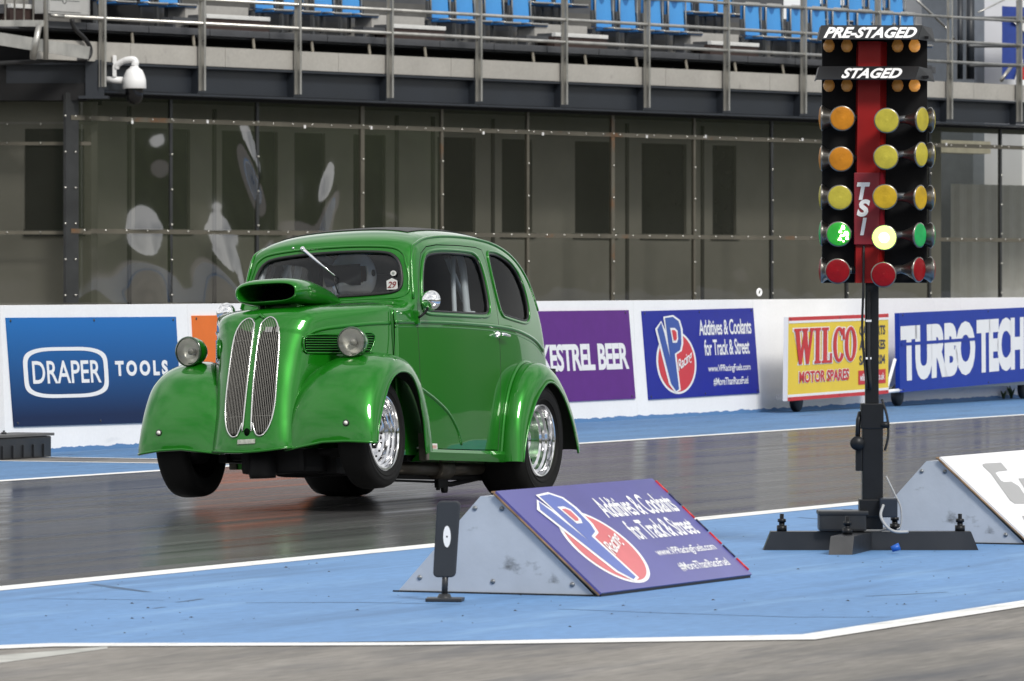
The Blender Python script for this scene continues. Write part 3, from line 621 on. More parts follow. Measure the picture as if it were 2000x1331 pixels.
# aisle steps : brown risers with white nosings and a concrete block behind
M_nose = mat('white step nosing', (0.72, 0.72, 0.70), 0.5, var=.06)
def steps(u0, u1, v, where, grey_left=.55, wide=True):
    a, z = on_stand(u0, v, .62); b, _ = on_stand(u1, v, .62)
    e = empty('aisle_steps', S0 + SD * a + SN * .62 + Vector((0, 0, 4.60)), SRZ, 'brown aisle steps with white nosing ' + where, 'steps', 'aisle steps of the grandstand')
    w = b - a; h = .20
    mb = MB(); mb.box((0, 0, 0), (w, .30, h - .03)); mb.build('riser', M_brown, e)
    mb = MB(); mb.box((0, -.02, h - .03), (w, .05, h + .025), bev=.006); mb.build('nosing', M_nose, e)
    mb = MB(); mb.box((0, .05, h - .029), (w, .32, h + .018)); mb.build('tread', M_kerb, e)
    mb = MB(); mb.box((-.05, .32, 0), (w * .95, .62, .36)); mb.build('concrete_block', M_conc, e)
    mb = MB(); mb.box((-w * .42, .1, .10), (-.01, .30, .17)); mb.box((-w * .40, .12, 0), (-w * .36, .28, .1)); mb.build('side_tread', M_kerb, e)
for a in ((20, 95, 12, 'behind the vertical bars at the far left'), (402, 526, 34, 'in front of the seats left of the car roof'), (765, 869, 50, 'left of the middle block of seats'), (1083, 1186, 66, 'right of the middle block of seats'), (1387, 1481, 79, 'left of the starting lights')): steps(*a)
# ------------------------------------------------------------------ left return of the stand : canopy beam, stair, cabinet, camera
cx = S0 + SD * (-5.75)
lf = empty('stair_canopy', (cx.x, cx.y + .02, 0), 0, 'dark steel canopy beam and soffit at the left below the stair bars', 'canopy')
mb = MB(); mb.box((-4.2, .10, 3.80), (-.12, .14, 4.06)); mb.box((-4.2, .02, 4.06), (-.10, .2, 4.085)); mb.build('beam', M_beam, lf)
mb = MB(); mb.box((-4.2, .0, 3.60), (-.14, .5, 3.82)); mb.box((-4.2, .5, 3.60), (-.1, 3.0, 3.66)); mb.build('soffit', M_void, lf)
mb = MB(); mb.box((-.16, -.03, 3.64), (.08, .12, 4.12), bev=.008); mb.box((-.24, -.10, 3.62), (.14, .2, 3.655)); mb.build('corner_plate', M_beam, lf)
mb = MB(); mb.box((-4.2, .6, 0), (-.05, .7, 3.6)); mb.build('wall', M_bwall, lf); mb = MB(); mb.box((-4.2, 2.2, 3.66), (.4, 2.3, 9)); mb.build('back_wall', M_void, lf)  # near-black back_wall added as dark fill behind the stair
for x0_, x1_ in ((-.98, -.22), (-2.4, -1.6)):
    mb = MB(); mb.box((x0_, .57, 1.95), (x1_, .599, 3.25)); w = mb.build('window', M_win, lf); mb = MB(); mb.box((x0_ - .02, .55, 1.86), (x1_ + .02, .565, 1.95)); mb.build('sill', M_frame, w)
ls = empty('glass_screen', (cx.x, cx.y + .02, 0), 0, 'single smoked plastic bay at the far left under the dark canopy', 'screen')
for z0_, z1_ in ((1.0, 1.88), (1.93, 3.3), (3.33, 3.6)):
    mb = MB(); mb.add([(-4.2, .2, z0_), (-.1, .2, z0_), (-.1, .2, z1_), (-4.2, .2, z1_)], [[0, 1, 2, 3]]); mb.build('sheet', M_poly, ls)
for z in (1.905, 3.05):
    mb = MB(); mb.box((-4.2, .18, z - .022), (-.1, .195, z + .022)); mb.build('strap', M_strap, ls)
mb = MB()
for x in (-.32, -.75, -.28 - .9):
    for z in (1.91, 3.06, 3.3): mb.lathe([(.015, 0), (.014, .01), (0, .016)], 6, Matrix.Translation((x, .18, z)) @ Matrix.Rotation(R(90), 4, 'X'))
mb.build('bolts', M_zinc, ls)
# steel stair with upright bars
sr = empty('stair_railing', (cx.x, cx.y - 1.1, 4.08), 0, 'steel stair landing with upright bars at the upper left corner', 'railing')
mb = MB(); mb.box((-2.6, 0, .42), (-.58, .06, .50)); mb.build('landing_edge', M_steel, sr)
for k in range(13):
    mb = MB(); mb.tube([(-.74 - .118 * k, .03, .5), (-.74 - .118 * k, .03, 1.7)], .013, 6); mb.build('bar', M_steel, sr)
mb = MB(); mb.tube([(-.74, .0, -.0), (-.66, .0, .45)], .05, 4); mb.tube([(-.58, .02, .0), (-.58, .02, 1.9)], .034, 6); mb.build('post', M_steel, sr)
mb = MB(); mb.box((-1.9, .05, .0), (-.05, .12, .16), M=Matrix.Rotation(R(9), 4, 'Y')); mb.build('stringer', M_steel, sr)
# grey electrical cabinet and its drooping cable
x, z = on_stand(95, 36, .25)
cb = empty('electrical_cabinet', S0 + SD * x + SN * .25 + Vector((0, 0, 4.70)), SRZ, 'pale grey electrical cabinet behind the railing at the upper left', 'cabinet')
xr, _ = on_stand(176, 36, .25); w = xr - x
M_cab = mat('pale grey plastic', (0.42, 0.42, 0.41), .45, var=.05)
mb = MB(); mb.box((0, 0, 0), (w, .25, .62), bev=.01); mb.build('body', M_cab, cb)
mb = MB(); mb.box((.01, -.012, .03), (w * .76, -.001, .60), bev=.003); d = mb.build('door', M_cab, cb)
mb = MB(); mb.tube([(w * .36 + .035 * math.cos(a), -.016, .17 + .035 * math.sin(a)) for a in np.linspace(0, 6.283, 17)[:-1]], .004, 5, closed=True); mb.box((.02, -.016, .168), (w * .33, -.0125, .174)); mb.box((w * .42, -.016, .168), (w * .72, -.0125, .174)); mb.build('lock', M_frame, d)
pts = [on_stand(u, v, .2) for u, v in ((112, 38), (118, 58), (135, 74), (147, 92), (148, 106), (140, 116), (110, 117), (60, 121), (0, 124), (-40, 126))]
mb = MB(); mb.tube([tuple(S0 + SD * a + SN * (-.05 if i < 22 else .2) + Vector((0, 0, b))) for i, (a, b) in enumerate([(p[0], p[1]) for p in catmull(pts, 4)])], .03, 8)
tag(mb.build('cable', M_black), 'black cable drooping from the electrical cabinet over the fascia', 'cable')
# dome camera on a bracket
x, z = on_stand(258, 160, -.22)
dc = empty('dome_camera', S0 + SD * x + SN * (-.26) + Vector((0, 0, z)), 0, 'white dome security camera on a curved bracket below the railing', 'security camera')
M_wp = mat('white plastic', (0.78, 0.78, 0.78), .35, var=.02)
mb = MB(); mb.lathe([(.0, .20), (.05, .198), (.062, .175), (.10, .15), (.125, .10), (.148, .03), (.155, -.085), (.15, -.09), (0, -.09)], 28); mb.build('housing', M_wp, dc)
mb = MB(); mb.lathe([(.118, -.088), (.116, -.17), (.10, -.24), (.06, -.285), (0, -.30)], 24); mb.build('dome', mat('smoked dome', (0.006, 0.006, 0.007), .1, var=.1), dc)
mb = MB(); mb.tube(catmull([(.0, 0, .20), (.01, 0, .26), (-.03, .0, .285), (-.13, .03, .27), (-.22, .06, .22), (-.24, .07, .17)], 5), [.05] * 5 + [.045] * 10 + [.04] * 11, 10)
mb.box((-.285, .04, .06), (-.235, .12, .34), bev=.012); mb.tube([(-.16, .06, .02), (-.42, .14, .03)], .045, 10); mb.build('bracket', M_wp, dc)
# ------------------------------------------------------------------ right hand end : stair tower, cabin, banner, tree, bright cladding behind the glass
def flat(name, uv4, yl, m, label, cat, th=.05):
    P = [on_stand(u, v, yl) for u, v in uv4]; x0 = P[0][0]
    e = empty(name, S0 + SD * x0 + SN * yl, SRZ, label, cat); return e, [(a - x0, b) for a, b in P]
M_cabin = mat('white cabin cladding', (0.62, 0.63, 0.66), .5, var=.05, scale=1)
e, q = flat('white_cabin', [(1922, -40), (1970, -40), (1970, 160), (1922, 160)], 3.0, M_cabin, 'white cabin wall standing behind the right end of the stand', 'cabin')
mb = MB(); mb.box((q[0][0], 0, 0), (q[1][0] + .4, 2.5, 8.0)); mb.build('wall', M_cabin, e)
mb = MB(); mb.box((q[0][0] - .35, -.02, 0), (q[0][0] - .02, 1, 8)); mb.build('corner_post', mat('blue grey trim', (.16, .18, .21), .5, var=.1), e)
e, q = flat('banner', [(1957, 12), (2030, 12), (2030, 158), (1957, 158)], 2.2, None, 'blue banner with red and white marks hanging at the right edge', 'banner')
mb = MB(); w = q[1][0]; z0, z1 = q[2][1], q[0][1]; vs = []
for j in range(2):
    for i in range(9): vs.append((w * i / 8, .03 * math.sin(i * 1.3), z0 + (z1 - z0) * j))
mb.add(vs, [[i, i + 1, 10 + i, 9 + i] for i in range(8)], True); mb.build('cloth', mat('banner blue', (.02, .05, .26), .7, var=.1), e)
mb = MB(); mb.add([(w * .28, -.045, z0 + .0), (w * .48, -.045, z0), (w * .5, -.045, z0 + .34), (w * .36, -.045, z0 + .22)], [[0, 1, 2, 3]]); mb.build('mark', M_white, e)
mb = MB(); mb.add([(w * .38, -.05, z0), (w * .6, -.05, z0), (w * .6, -.05, z0 + .3), (w * .46, -.05, z0 + .2)], [[0, 1, 2, 3]]); mb.build('mark', m_rd, e)
mb = MB(); mb.add([(w * .2, -.045, z0 + .95), (w * .6, -.045, z0 + .75), (w * .6, -.045, z0 + .95), (w * .4, -.045, z0 + 1.1)], [[0, 1, 2, 3]]); mb.build('mark', M_white, e)
# diagonal braces of the stand end
eb = empty('end_bracing', S0 + SD * 13 + SN * 1.4, SRZ, 'grey steel posts and thin diagonal braces at the right end of the stand', 'bracing')
for (u, v, u2, v2, r_) in ((1790, 0, 1845, 52, .02), (1845, 52, 1872, 88, .02), (1895, -10, 1895, 155, .07), (1875, -10, 1875, 155, .05), (1962, 0, 1910, 25, .012), (1975, 130, 1955, 158, .03)):
    a, b = on_stand(u, v, 1.4), on_stand(u2, v2, 1.4); mb = MB(); mb.tube([(a[0] - 13, 0, a[1]), (b[0] - 13, 0, b[1])], r_, 6); mb.build('brace' if v < 150 and u != u2 else 'post', M_beam if r_ > .03 else M_steel, eb)
for v in (36, 90, 128):
    a, b = on_stand(1893, v, 1.0), on_stand(2060, v, 1.0); mb = MB(); mb.tube([(a[0] - 13, -.4, a[1]), (b[0] - 13, -.4, b[1])], .03, 6); mb.build('rail', M_sfr, eb)
# a tree beyond, glimpsed between the braces
e = empty('tree', S0 + SD * 17.5 + SN * 9, 0, 'green tree glimpsed beyond the right end of the stand', 'tree')
mb = MB(); mb.tube([(0, 0, 0), (.1, 0, 3), (.0, .1, 6)], [.2, .16, .08], 8)
for k in range(9):
    a = random.uniform(0, 6.28); mb.tube([(0, 0, 2.5 + .35 * k), (math.cos(a) * 1.0, math.sin(a), 3.5 + .4 * k), (math.cos(a) * 1.8, math.sin(a) * 1.8, 4 + .45 * k)], [.07, .045, .02], 5)
mb.build('trunk', mat('bark', (.07, .055, .04), .9, var=.3), e)
mb = MB(); cl_ = [(random.gauss(0, 1.1), random.gauss(0, 1.1), random.uniform(3.6, 8.2), random.uniform(.3, .75)) for _ in range(46)]
for cx_, cy_, cz_, cr__ in cl_:
    for k in range(70):
        d_ = Vector((random.gauss(0, 1), random.gauss(0, 1), random.gauss(0, 1))).normalized() * cr__ * random.uniform(.4, 1); p = Vector((cx_, cy_, cz_)) + d_
        u_ = Vector((random.gauss(0, 1), random.gauss(0, 1), random.gauss(0, 1))).normalized(); v_ = u_.orthogonal().normalized(); l_ = random.uniform(.05, .09)
        mb.add([p - u_ * l_, p + v_ * l_ * .45, p + u_ * l_, p - v_ * l_ * .45], [[0, 1, 2, 3]])
mb.build('crown', mat('leaf green', (0.055, 0.10, 0.028), .8, var=.5, scale=1.5), e)
# dark wall at the back of the right hand end, bright corrugated unit seen low down through the sheets
e = empty('rear_wall', S0 + SD * 12.4 + SN * 5, SRZ, 'dark grey rear wall panels at the right end of the stand', 'wall')
mb = MB()
for k in range(5): mb.box((.0 + .62 * k - 1.6, 0, 0), (.58 + .62 * k - 1.6, .1, 8))
mb.build('panel', mat('dark grey panel', (.05, .05, .048), .7, var=.15), e)
xu = on_stand(1862, 300, 2.4)[0]; e = empty('corrugated_unit', S0 + SD * xu + SN * 2.4, SRZ, 'pale corrugated unit seen through the sheets at the right edge', 'container')
mb = MB(); vs = []; n_ = 64
for i in range(n_ + 1):
    y = 0 if (i // 2) % 2 else .05
    vs += [(.09 * i, y, 0.0), (.09 * i, y, 2.85)]
mb.add(vs, [[2 * i, 2 * i + 2, 2 * i + 3, 2 * i + 1] for i in range(n_)]); mb.build('corrugated_wall', mat('pale grey steel', (.55, .55, .53), .55, var=.05), e)
mb = MB(); mb.box((-.5, -.05, 3.35), (1.0, .3, 3.55)); mb.build('roof_edge', mat('cream panel', (.62, .58, .45), .6), e)
# ------------------------------------------------------------------ starting lights ("christmas tree")
TY = 28.0; TSC = F / TY
tree = empty('starting_lights', ((1700 - U0) / TSC, TY, 0), 0, 'tall black starting light tree with a red column and lit green lamp', 'starting lights')
tx = lambda u: (u - 1700) / TSC
tz = lambda v: EYE - (v - V0) / TSC
M_tblk = mat('matt black panel', (0.005, 0.005, 0.006), 0.7, var=0.25, scale=4, spec=.2); M_tred = mat('red column paint', (0.27, 0.006, 0.006), 0.45, var=0.08, spec=.25); M_tcrim = mat('crimson plate', (0.21, 0.008, 0.018), 0.4, var=0.05)
M_hood = mat('black hood', (0.007, 0.008, 0.010), 0.5, var=.1); M_refl = mat('lamp reflector back', (0.22, 0.21, 0.19), 0.28, metal=.9, var=.15); M_tpost = mat('black post paint', (0.006, 0.007, 0.009), 0.4, var=.25, scale=9, spec=.3)
mb = MB(); mb.box((tx(1607), .06, tz(553)), (tx(1813), .10, tz(56)), bev=.004); mb.build('panel', M_tblk, tree)
mb = MB(); zt, zb = tz(82), tz(553)
mb.add([(tx(1674), .058, zt), (tx(1676), -.035, zt), (tx(1719), -.035, zt), (tx(1734), .058, zt), (tx(1670), .058, zb), (tx(1670), -.035, zb), (tx(1716), -.035, zb), (tx(1728), .058, zb)], [[0, 1, 2, 3], [7, 6, 5, 4], [0, 4, 5, 1], [1, 5, 6, 2], [2, 6, 7, 3]])
mb.build('column', M_tred, tree)
mb = MB(); mb.box((tx(1667), -.052, tz(478)), (tx(1716), -.037, tz(338)), bev=.003); mb.add([(tx(1716), -.05, tz(478)), (tx(1729), .04, tz(478)), (tx(1729), .04, tz(338)), (tx(1716), -.05, tz(338))], [[0, 1, 2, 3]]); pl = mb.build('plate', M_tcrim, tree)
mb = MB()
for ch, v0_, v1_, w in (('T', 391, 357, 26), ('S', 424, 390, 26), ('I', 460, 426, 13)):
    lettering(mb, ch, (tx(1685 - w / 2), -.055, tz(v0_)), (1, 0, 0), (0, 0, 1), w / TSC, (v0_ - v1_) / TSC, bold=.05, shear=.22)
mb.build('lettering', M_white, pl)
def hood(u0, u1, u2, v0, v1, s, t0, t1):
    mb = MB(); y0, y1 = -.155, -.085
    P = [(tx(u0 + 6), y1, tz(v0)), (tx(u1 + 10), y1, tz(v0)), (tx(u1), y0, tz(v1)), (tx(u0 - 2), y0, tz(v1)), (tx(u0 + 6), .08, tz(v0 + 1)), (tx(u2 - 6), .08, tz(v0 + 3)), (tx(u2), .08, tz(v1 + 1)), (tx(u1 + 14), y1 + .02, tz(v0))]
    mb.add(P[:4], [[3, 2, 1, 0]]); mb.add([P[0], P[1], P[5], P[4]], [[0, 1, 2, 3]]); mb.add([P[1], (tx(u1), y0, tz(v1)), P[6], P[5]], [[0, 1, 2, 3]]); mb.add([P[0], P[3], (tx(u0), .08, tz(v1)), P[4]], [[0, 1, 2, 3]])
    o = mb.build('hood', M_hood, tree); md = o.modifiers.new('thick', 'SOLIDIFY'); md.thickness = .004; md.offset = 0
    Y = Vector(P[0]) - Vector(P[3]); X = Vector((1, 0, 0)); Yn = Y.normalized(); mb = MB()
    lettering(mb, s, Vector(P[3]) + Y * .10 + Vector((tx(t0) - P[3][0], 0, 0)) + Vector((0, -.004, 0)), X, Yn, (t1 - t0) / TSC, Y.length * .80, bold=.04, shear=.26, space=1.02)
    mb.build('lettering', M_white, o)
hood(1597, 1788, 1828, 52, 80, 'PRE-STAGED', 1604, 1783); hood(1593, 1782, 1827, 132, 158, 'STAGED', 1638, 1754)
M_bulb = mat('amber bulb', (0.42, 0.20, 0.05), 0.3, var=.05, emit=(1.0, .42, .08), estr=.04); M_bulb2 = mat('amber bulb bright', (0.60, 0.27, 0.06), 0.25, var=.05, emit=(1.0, .42, .08), estr=.22)
for v in (91, 168):
    for u in (1618, 1653, 1752, 1785):
        mb = MB(); mb.lathe([(0.0, -.030), (.013, -.028), (.024, -.016), (.028, 0), (.025, .013), (.017, .026), (.012, .040)], 20, Matrix.Translation((tx(u), -.045, tz(v)))); mb.build('bulb', M_bulb2 if u == 1785 else M_bulb, tree)
    mb = MB(); mb.box((tx(1605), -.06, tz(v - 14)), (tx(1812), .0, tz(v - 19))); mb.build('bulb_rail', M_tblk, tree)
def lens_mat(name, col, emit=None, es=0.0): return mat(name, col, 0.35, var=.22, scale=14, spec=.25, emit=emit or col, estr=es)
ML = dict(o=lens_mat('orange lens', (0.46, 0.175, 0.012), es=.02), y=lens_mat('yellow lens', (0.42, 0.36, 0.045), es=.02), a=lens_mat('amber yellow lens', (0.48, 0.31, 0.02), es=.02),
          r=lens_mat('red lens', (0.22, 0.002, 0.006), es=.005), g=lens_mat('green lens', (0.02, 0.33, 0.09), es=.05), gl=lens_mat('half lit green lens', (0.03, 0.32, 0.04), (.01, .40, .02), .12), gb=lens_mat('lit green lens', (0.7, 0.9, 0.2), (.72, 1.0, .16), 1.5))
def lamp(u, v, d, key, y=-.13, r=.058, hot=None):
    d = Vector(d).normalized(); q = d.to_track_quat('Z', 'Y').to_matrix().to_4x4(); Mx = Matrix.Translation((tx(u), y, tz(v))) @ q
    mb = MB(); mb.lathe([(.016, -.14), (.020, -.085), (.030, -.055), (.052, -.012), (r + .003, -.002), (r + .003, .004), (r - .002, .006)], 28, Mx); o = mb.build('lamp', M_refl, tree)
    mb = MB(); mb.lathe([(r - .001, .004), (r * .90, .010), (r * .84, .0085), (r * .74, .0125), (r * .66, .0105), (r * .54, .0145), (r * .46, .0125), (r * .32, .0165), (r * .22, .0145), (r * .10, .0175), (0, .017)], 28, Mx); mb.build('lens', ML[key], o)
    if hot:
        mb = MB(); mb.lathe([(.024, .016), (.022, .022), (.012, .026), (0, .027)], 20, Mx); mb.build('filament', mat('lit filament', (1, 1, .6), .3, emit=(1, 1, .55), estr=5), o)
    mb = MB(); P0 = Vector((tx(u), y, tz(v))) - d * .13; mb.tube([P0, P0 - d * .05, (P0.x - d.x * .06, .058, P0.z)], .017, 8); mb.build('socket', M_tblk, o)
rowsv = [(233, 238, 235), (312, 309, 303), (387, 386, 387), (458, 465, 460), (530, 537, 527)]
keys = [('o', 'y', 'y'), ('o', 'y', 'y'), ('y', 'a', 'a'), ('gl', 'gb', 'g'), ('r', 'r', 'r')]
for (a, b, c), (k1, k2, k3) in zip(rowsv, keys):
    dl = (a - 233) * .03
    lamp(1642 - dl, a, (-.02, -1, -.05), k1); lamp(1727 - dl * .7, b, (-.12, -1, -.03), k2, y=-.19, hot=(k2 == 'gb')); lamp(1797 - dl * .7, c, (.84, -.55, -.02), k3, y=-.10)
    lamp(1606, a - 2, (-.995, .10, 0), k1 if k1 != 'gl' else 'g', y=.0); lamp(1817, c, (.97, .22, 0), k3, y=.0)
    mb = MB(); mb.tube([(tx(1745 - dl), -.06, tz(b - 3)), (tx(1775), -.06, tz(c - 4))], .014, 8); mb.build('lamp_arm', M_sfr, tree)
# glowing flakes before the half lit lens stand in for its white sparkles
mb = MB()
for (u, v, a, b) in ((1643, 445, 3.5, 6), (1638, 453, 3, 4), (1649, 457, 5, 6), (1641, 461, 4, 3), (1637, 468, 3.5, 4), (1651, 466, 3, 4), (1644, 472, 2, 2)):
    mb.add([(tx(u + math.cos(t_) * a * (1 + .3 * math.sin(3 * t_))), -.150, tz(v + math.sin(t_) * b * (1 + .3 * math.cos(2 * t_)))) for t_ in np.linspace(0, 6.283, 10)[:-1]], [list(range(9))[::-1]])
mb.build('filament', bpy.data.materials['lit filament'], tree)
mb = MB(); mb.box((tx(1690), -.02, tz(812)), (tx(1716), .045, tz(553)), bev=.006); mb.box((tx(1681), -.04, tz(838)), (tx(1725), .06, tz(788)), bev=.006); mb.box((tx(1684), -.035, .10), (tx(1724), .06, tz(836)), bev=.008)
mb.box((tx(1678), -.045, tz(1010)), (tx(1736), .08, tz(975)), bev=.006); mb.build('post', M_tpost, tree)
mb = MB(); mb.box((tx(1671), -.03, tz(920)), (tx(1684), .02, tz(865)), bev=.005); mb.build('winch_arm', M_tpost, tree); mb = MB(); mb.lathe([(.0, -.03), (.034, -.03), (.034, .03), (0, .03)], 18, Matrix.Translation((tx(1674), -.02, tz(866))) @ Matrix.Rotation(R(90), 4, 'X')); mb.tube([(tx(1674), -.02, tz(866)), (tx(1676), -.02, tz(820)), (tx(1680), 0, tz(806))], .012, 6); mb.build('winch', M_tpost, tree); mb = MB(); mb.lathe([(0, -.02), (.016, -.02), (.016, .02), (0, .02)], 12, Matrix.Translation((tx(1728), -.03, tz(830))) @ Matrix.Rotation(R(90), 4, 'Y')); mb.build('knob', M_tpost, tree)
mb = MB(); mb.tube(catmull([(tx(1686), -.04, tz(480)), (tx(1685), -.05, tz(560)), (tx(1683), -.04, tz(640)), (tx(1686), -.03, tz(690)), (tx(1693), -.03, tz(760))], 5), .006, 6)
mb.tube(catmull([(tx(1722), -.02, tz(780)), (tx(1732), -.03, tz(815)), (tx(1734), -.03, tz(850)), (tx(1728), -.02, tz(880))], 5), .006, 6)
mb.tube(catmull([(tx(1697), -.03, tz(570)), (tx(1696), -.04, tz(690)), (tx(1700), -.035, tz(760))], 4), .008, 6); mb.build('cable', M_black, tree)
for zz in (625, 698):
    mb = MB(); mb.box((tx(1690), -.045, tz(zz + 4)), (tx(1701), -.021, tz(zz))); mb.build('cable_tie', M_wp, tree)
mb = MB(); P = [(-.51, 0), (-.475, .088), (.475, .088), (.51, 0)]
mb.prism(P, (0, .05, 0.002), (1, 0, 0), (0, 0, 1), (0, -1, 0), .10); mb.build('base_beam', M_dark, tree)
mb = MB(); P = [(-.55, 0), (-.50, .085), (.50, .085), (.55, 0)]; mb.prism(P, (-.09, .02, 0.002), (.25, 1, 0), (0, 0, 1), (1, 0, 0), .11); mb.build('base_beam', M_dark, tree)
for u, v, y in ((1527, 1040, 0), (1875, 1048, 0), (1753, 1035, .2), (1648, 1052, -.30)):
    mb = MB(); mb.lathe([(.0, -.01), (.024, -.01), (.024, .02), (.014, .02), (.014, .035), (.020, .035), (.020, .05), (.010, .052), (.010, .075), (0, .075)], 8, Matrix.Translation((tx(u), y, .098))); mb.build('levelling_bolt', M_tpost, tree)
mb = MB(); mb.box((tx(1598), -.10, .095), (tx(1690), .08, .182), bev=.01); mb.box((tx(1596), -.105, .170), (tx(1694), .085, .19), bev=.006); mb.build('junction_box', M_dark, tree)
mb = MB(); mb.box((tx(1716), -.12, .16), (tx(1750), .0, tz(972)), bev=.006); mb.build('junction_box', mat('navy box', (.012, .018, .03), .4, var=.15), tree)
mb = MB(); mb.tube(catmull([(tx(1722), -.13, .22), (tx(1716), -.16, .17), (tx(1727), -.17, .12), (tx(1744), -.16, .095), (tx(1770), -.12, .092)], 5), .007, 6)
mb.tube(catmull([(tx(1730), -.03, tz(930)), (tx(1748), -.05, .26), (tx(1758), -.06, .20), (tx(1758), -.06, .12), (tx(1750), -.06, .10)], 5), .004, 6); mb.build('cable', mat('grey cable', (.35, .36, .37), .5), tree)
mb = MB(); mb.tube(catmull([(tx(1660), .1, .12), (tx(1600), .25, .03), (tx(1560), .3, .014), (tx(1520), .5, .014)], 5), .006, 6); mb.build('cable', M_black, tree)
mb = MB(); mb.lathe([(0, -.02), (.014, -.02), (.018, .02), (0, .02)], 10, Matrix.Translation((tx(1738), -.42, .03)) @ Matrix.Rotation(R(70), 4, 'Y')); mb.build('plug', mat('blue plug', (.01, .10, .45), .4), tree)
mb = MB(); mb.box((tx(1642), .02, .12), (tx(1672), .12, .19), bev=.015); mb.build('connector', mat('blue connector', (.012, .06, .17), .5), tree)
# ------------------------------------------------------------------ wedge boards on the island
M_wedge = mat('painted plywood', (0.40, 0.44, 0.50), 0.7, var=0.10, scale=3, bump=.06); marks(M_wedge, (.12, .13, .14), 4.0, .62, .72, (1, 1, 1.6)); M_edge = mat('raw ply edge', (.22, .14, .08), .8, var=.3, scale=20)
M_dzn = mat('dull zinc', (.20, .21, .22), .4, metal=.7, var=.2)
def wedge(x, y, label, m_face):
    e = empty('wedge_board', strip(x, y, .003), TRZ, label, 'wedge board')
    Wd, Ln, Hh, tp = .92, 1.655, .398, .035
    mb = MB(); yc = Wd * .535; C_ = [(0, .02, .0), (0, Wd - .02, .0), (0, yc + tp, Hh), (0, yc - tp, Hh)]; D_ = [(Ln, b, c) for a, b, c in C_]
    mb.add(C_ + D_, [[0, 3, 2, 1], [4, 5, 6, 7], [1, 2, 6, 5], [2, 3, 7, 6]]); mb.build('body', M_wedge, e)
    mb = MB()
    for (b, c) in ((yc - .06, Hh - .05), (yc + .06, Hh - .05), (.12, .045), (Wd - .12, .06), (yc - .02, .05)): mb = MB(); mb.lathe([(.011, 0), (.009, .005), (0, .006)], 10, Matrix.Translation((0, b, c)) @ Matrix.Rotation(R(-90), 4, 'Y')); mb.build('bolt', M_dzn, e)
    a = Vector((-.012, -.003, .004)); b = Vector((-.012, yc - tp + .004, Hh + .012)); X = Vector((1, 0, 0)); Yv = b - a; Z = X.cross(Yv).normalized(); Lx = Ln + .024
    mb = MB(); mb.prism([(0, 0), (Lx, 0), (Lx, Yv.length), (0, Yv.length)], a, X, Yv.normalized(), Z, .014); f = mb.build('face_board', [m_face], e)
    mb = MB(); mb.box((-.004, -.008, -.01), (Ln + .004, -.002, .012)); mb.box((-.004, -.008, -.01), (-.002, Wd, .006)); mb.build('rubber_skirt', M_black, e)
    mb = MB(); mb.tube([a - Vector((.002, 0, 0)), b - Vector((.002, 0, 0))], .006, 4); mb.tube([b + Vector((0, .01, .004)), b + Vector((Lx, .01, .004))], .006, 4); mb.build('ply_edge', M_edge, e)
    def on(s, t, d=.002): return a + X * (s * Lx) + Yv * t + Z * (.014 + d * .5)
    return e, f, on
m_wv = mat('faded violet blue print', (0.085, 0.085, 0.30), 0.28, var=0.10, scale=2); m_wl = mat('faded logo blue', (0.10, 0.15, 0.45), .3, var=.05); m_wr = mat('faded logo red', (0.62, 0.14, 0.16), .3, var=.05)
e, f, on = wedge(21.98, 9.225, 'grey plywood wedge with a violet fuel advert, nearest on the blue island', m_wv)
fuel_logo(f, on, m_wl, m_wr, M_white, dx=.02)
words(f, on, 'Additives & Coolants', .485, .66, .965, .86, M_white, bold=.016, space=.92); words(f, on, 'for Track & Street', .53, .43, .945, .62, M_white, bold=.016, space=.92)
words(f, on, 'www.VPRacingFuels.com', .55, .245, .945, .335, M_white, bold=.01, space=.92); words(f, on, '#MoreThanRaceFuel', .60, .10, .93, .185, M_white, bold=.01, space=.92)
mb = MB()
for k in range(7): mb.tube([on(1.002, .04 + .135 * k), on(1.002, .04 + .135 * k + .12)], .006, 5, mi=k % 2)
mb.build('edge_tape', [m_rd, m_nb], f)
e, f, on = wedge(27.13, 9.13, 'grey plywood wedge with a white board and grey letters at the right edge', mat('white board', (.78, .78, .79), .35, var=.03))
m_gl = mat('grey print', (.33, .33, .33), .4, var=.03)
def panel_px(pts, e, on):
    """survey of photo points on the sloping board"""
    o_ = e.matrix_basis; O_ = o_ @ on(0, 0); Xw = (o_ @ on(1, 0)) - O_; Yw = (o_ @ on(0, 1)) - O_; Zw = Xw.cross(Yw); out = []
    for u, v in pts:
        r = ray(u, v); c = Vector((0, 0, EYE)); t = (O_ - c).dot(Zw) / r.dot(Zw); p = c + r * t - O_; out.append((p.dot(Xw) / Xw.length_squared, p.dot(Yw) / Yw.length_squared))
    return out
g1 = [(1919, 907), (1925, 905.5), (1955, 904), (1968, 919), (1950, 921), (1944, 924), (1955, 939), (1961, 942), (1975, 941), (1990, 950), (2002, 968), (2010, 984), (1982, 984), (1973, 978), (1955, 953), (1935, 925), (1920, 911)]
shape(f, on, panel_px(g1, e, on), m_gl, .003, 'lettering'); shape(f, on, panel_px([(1989, 935), (2012, 934), (2040, 980), (2018, 982)], e, on), m_gl, .003, 'lettering'); shape(f, on, panel_px([(1996, 1008), (2022, 1007), (2028, 1017), (2001, 1018)], e, on), m_gl, .003, 'lettering')
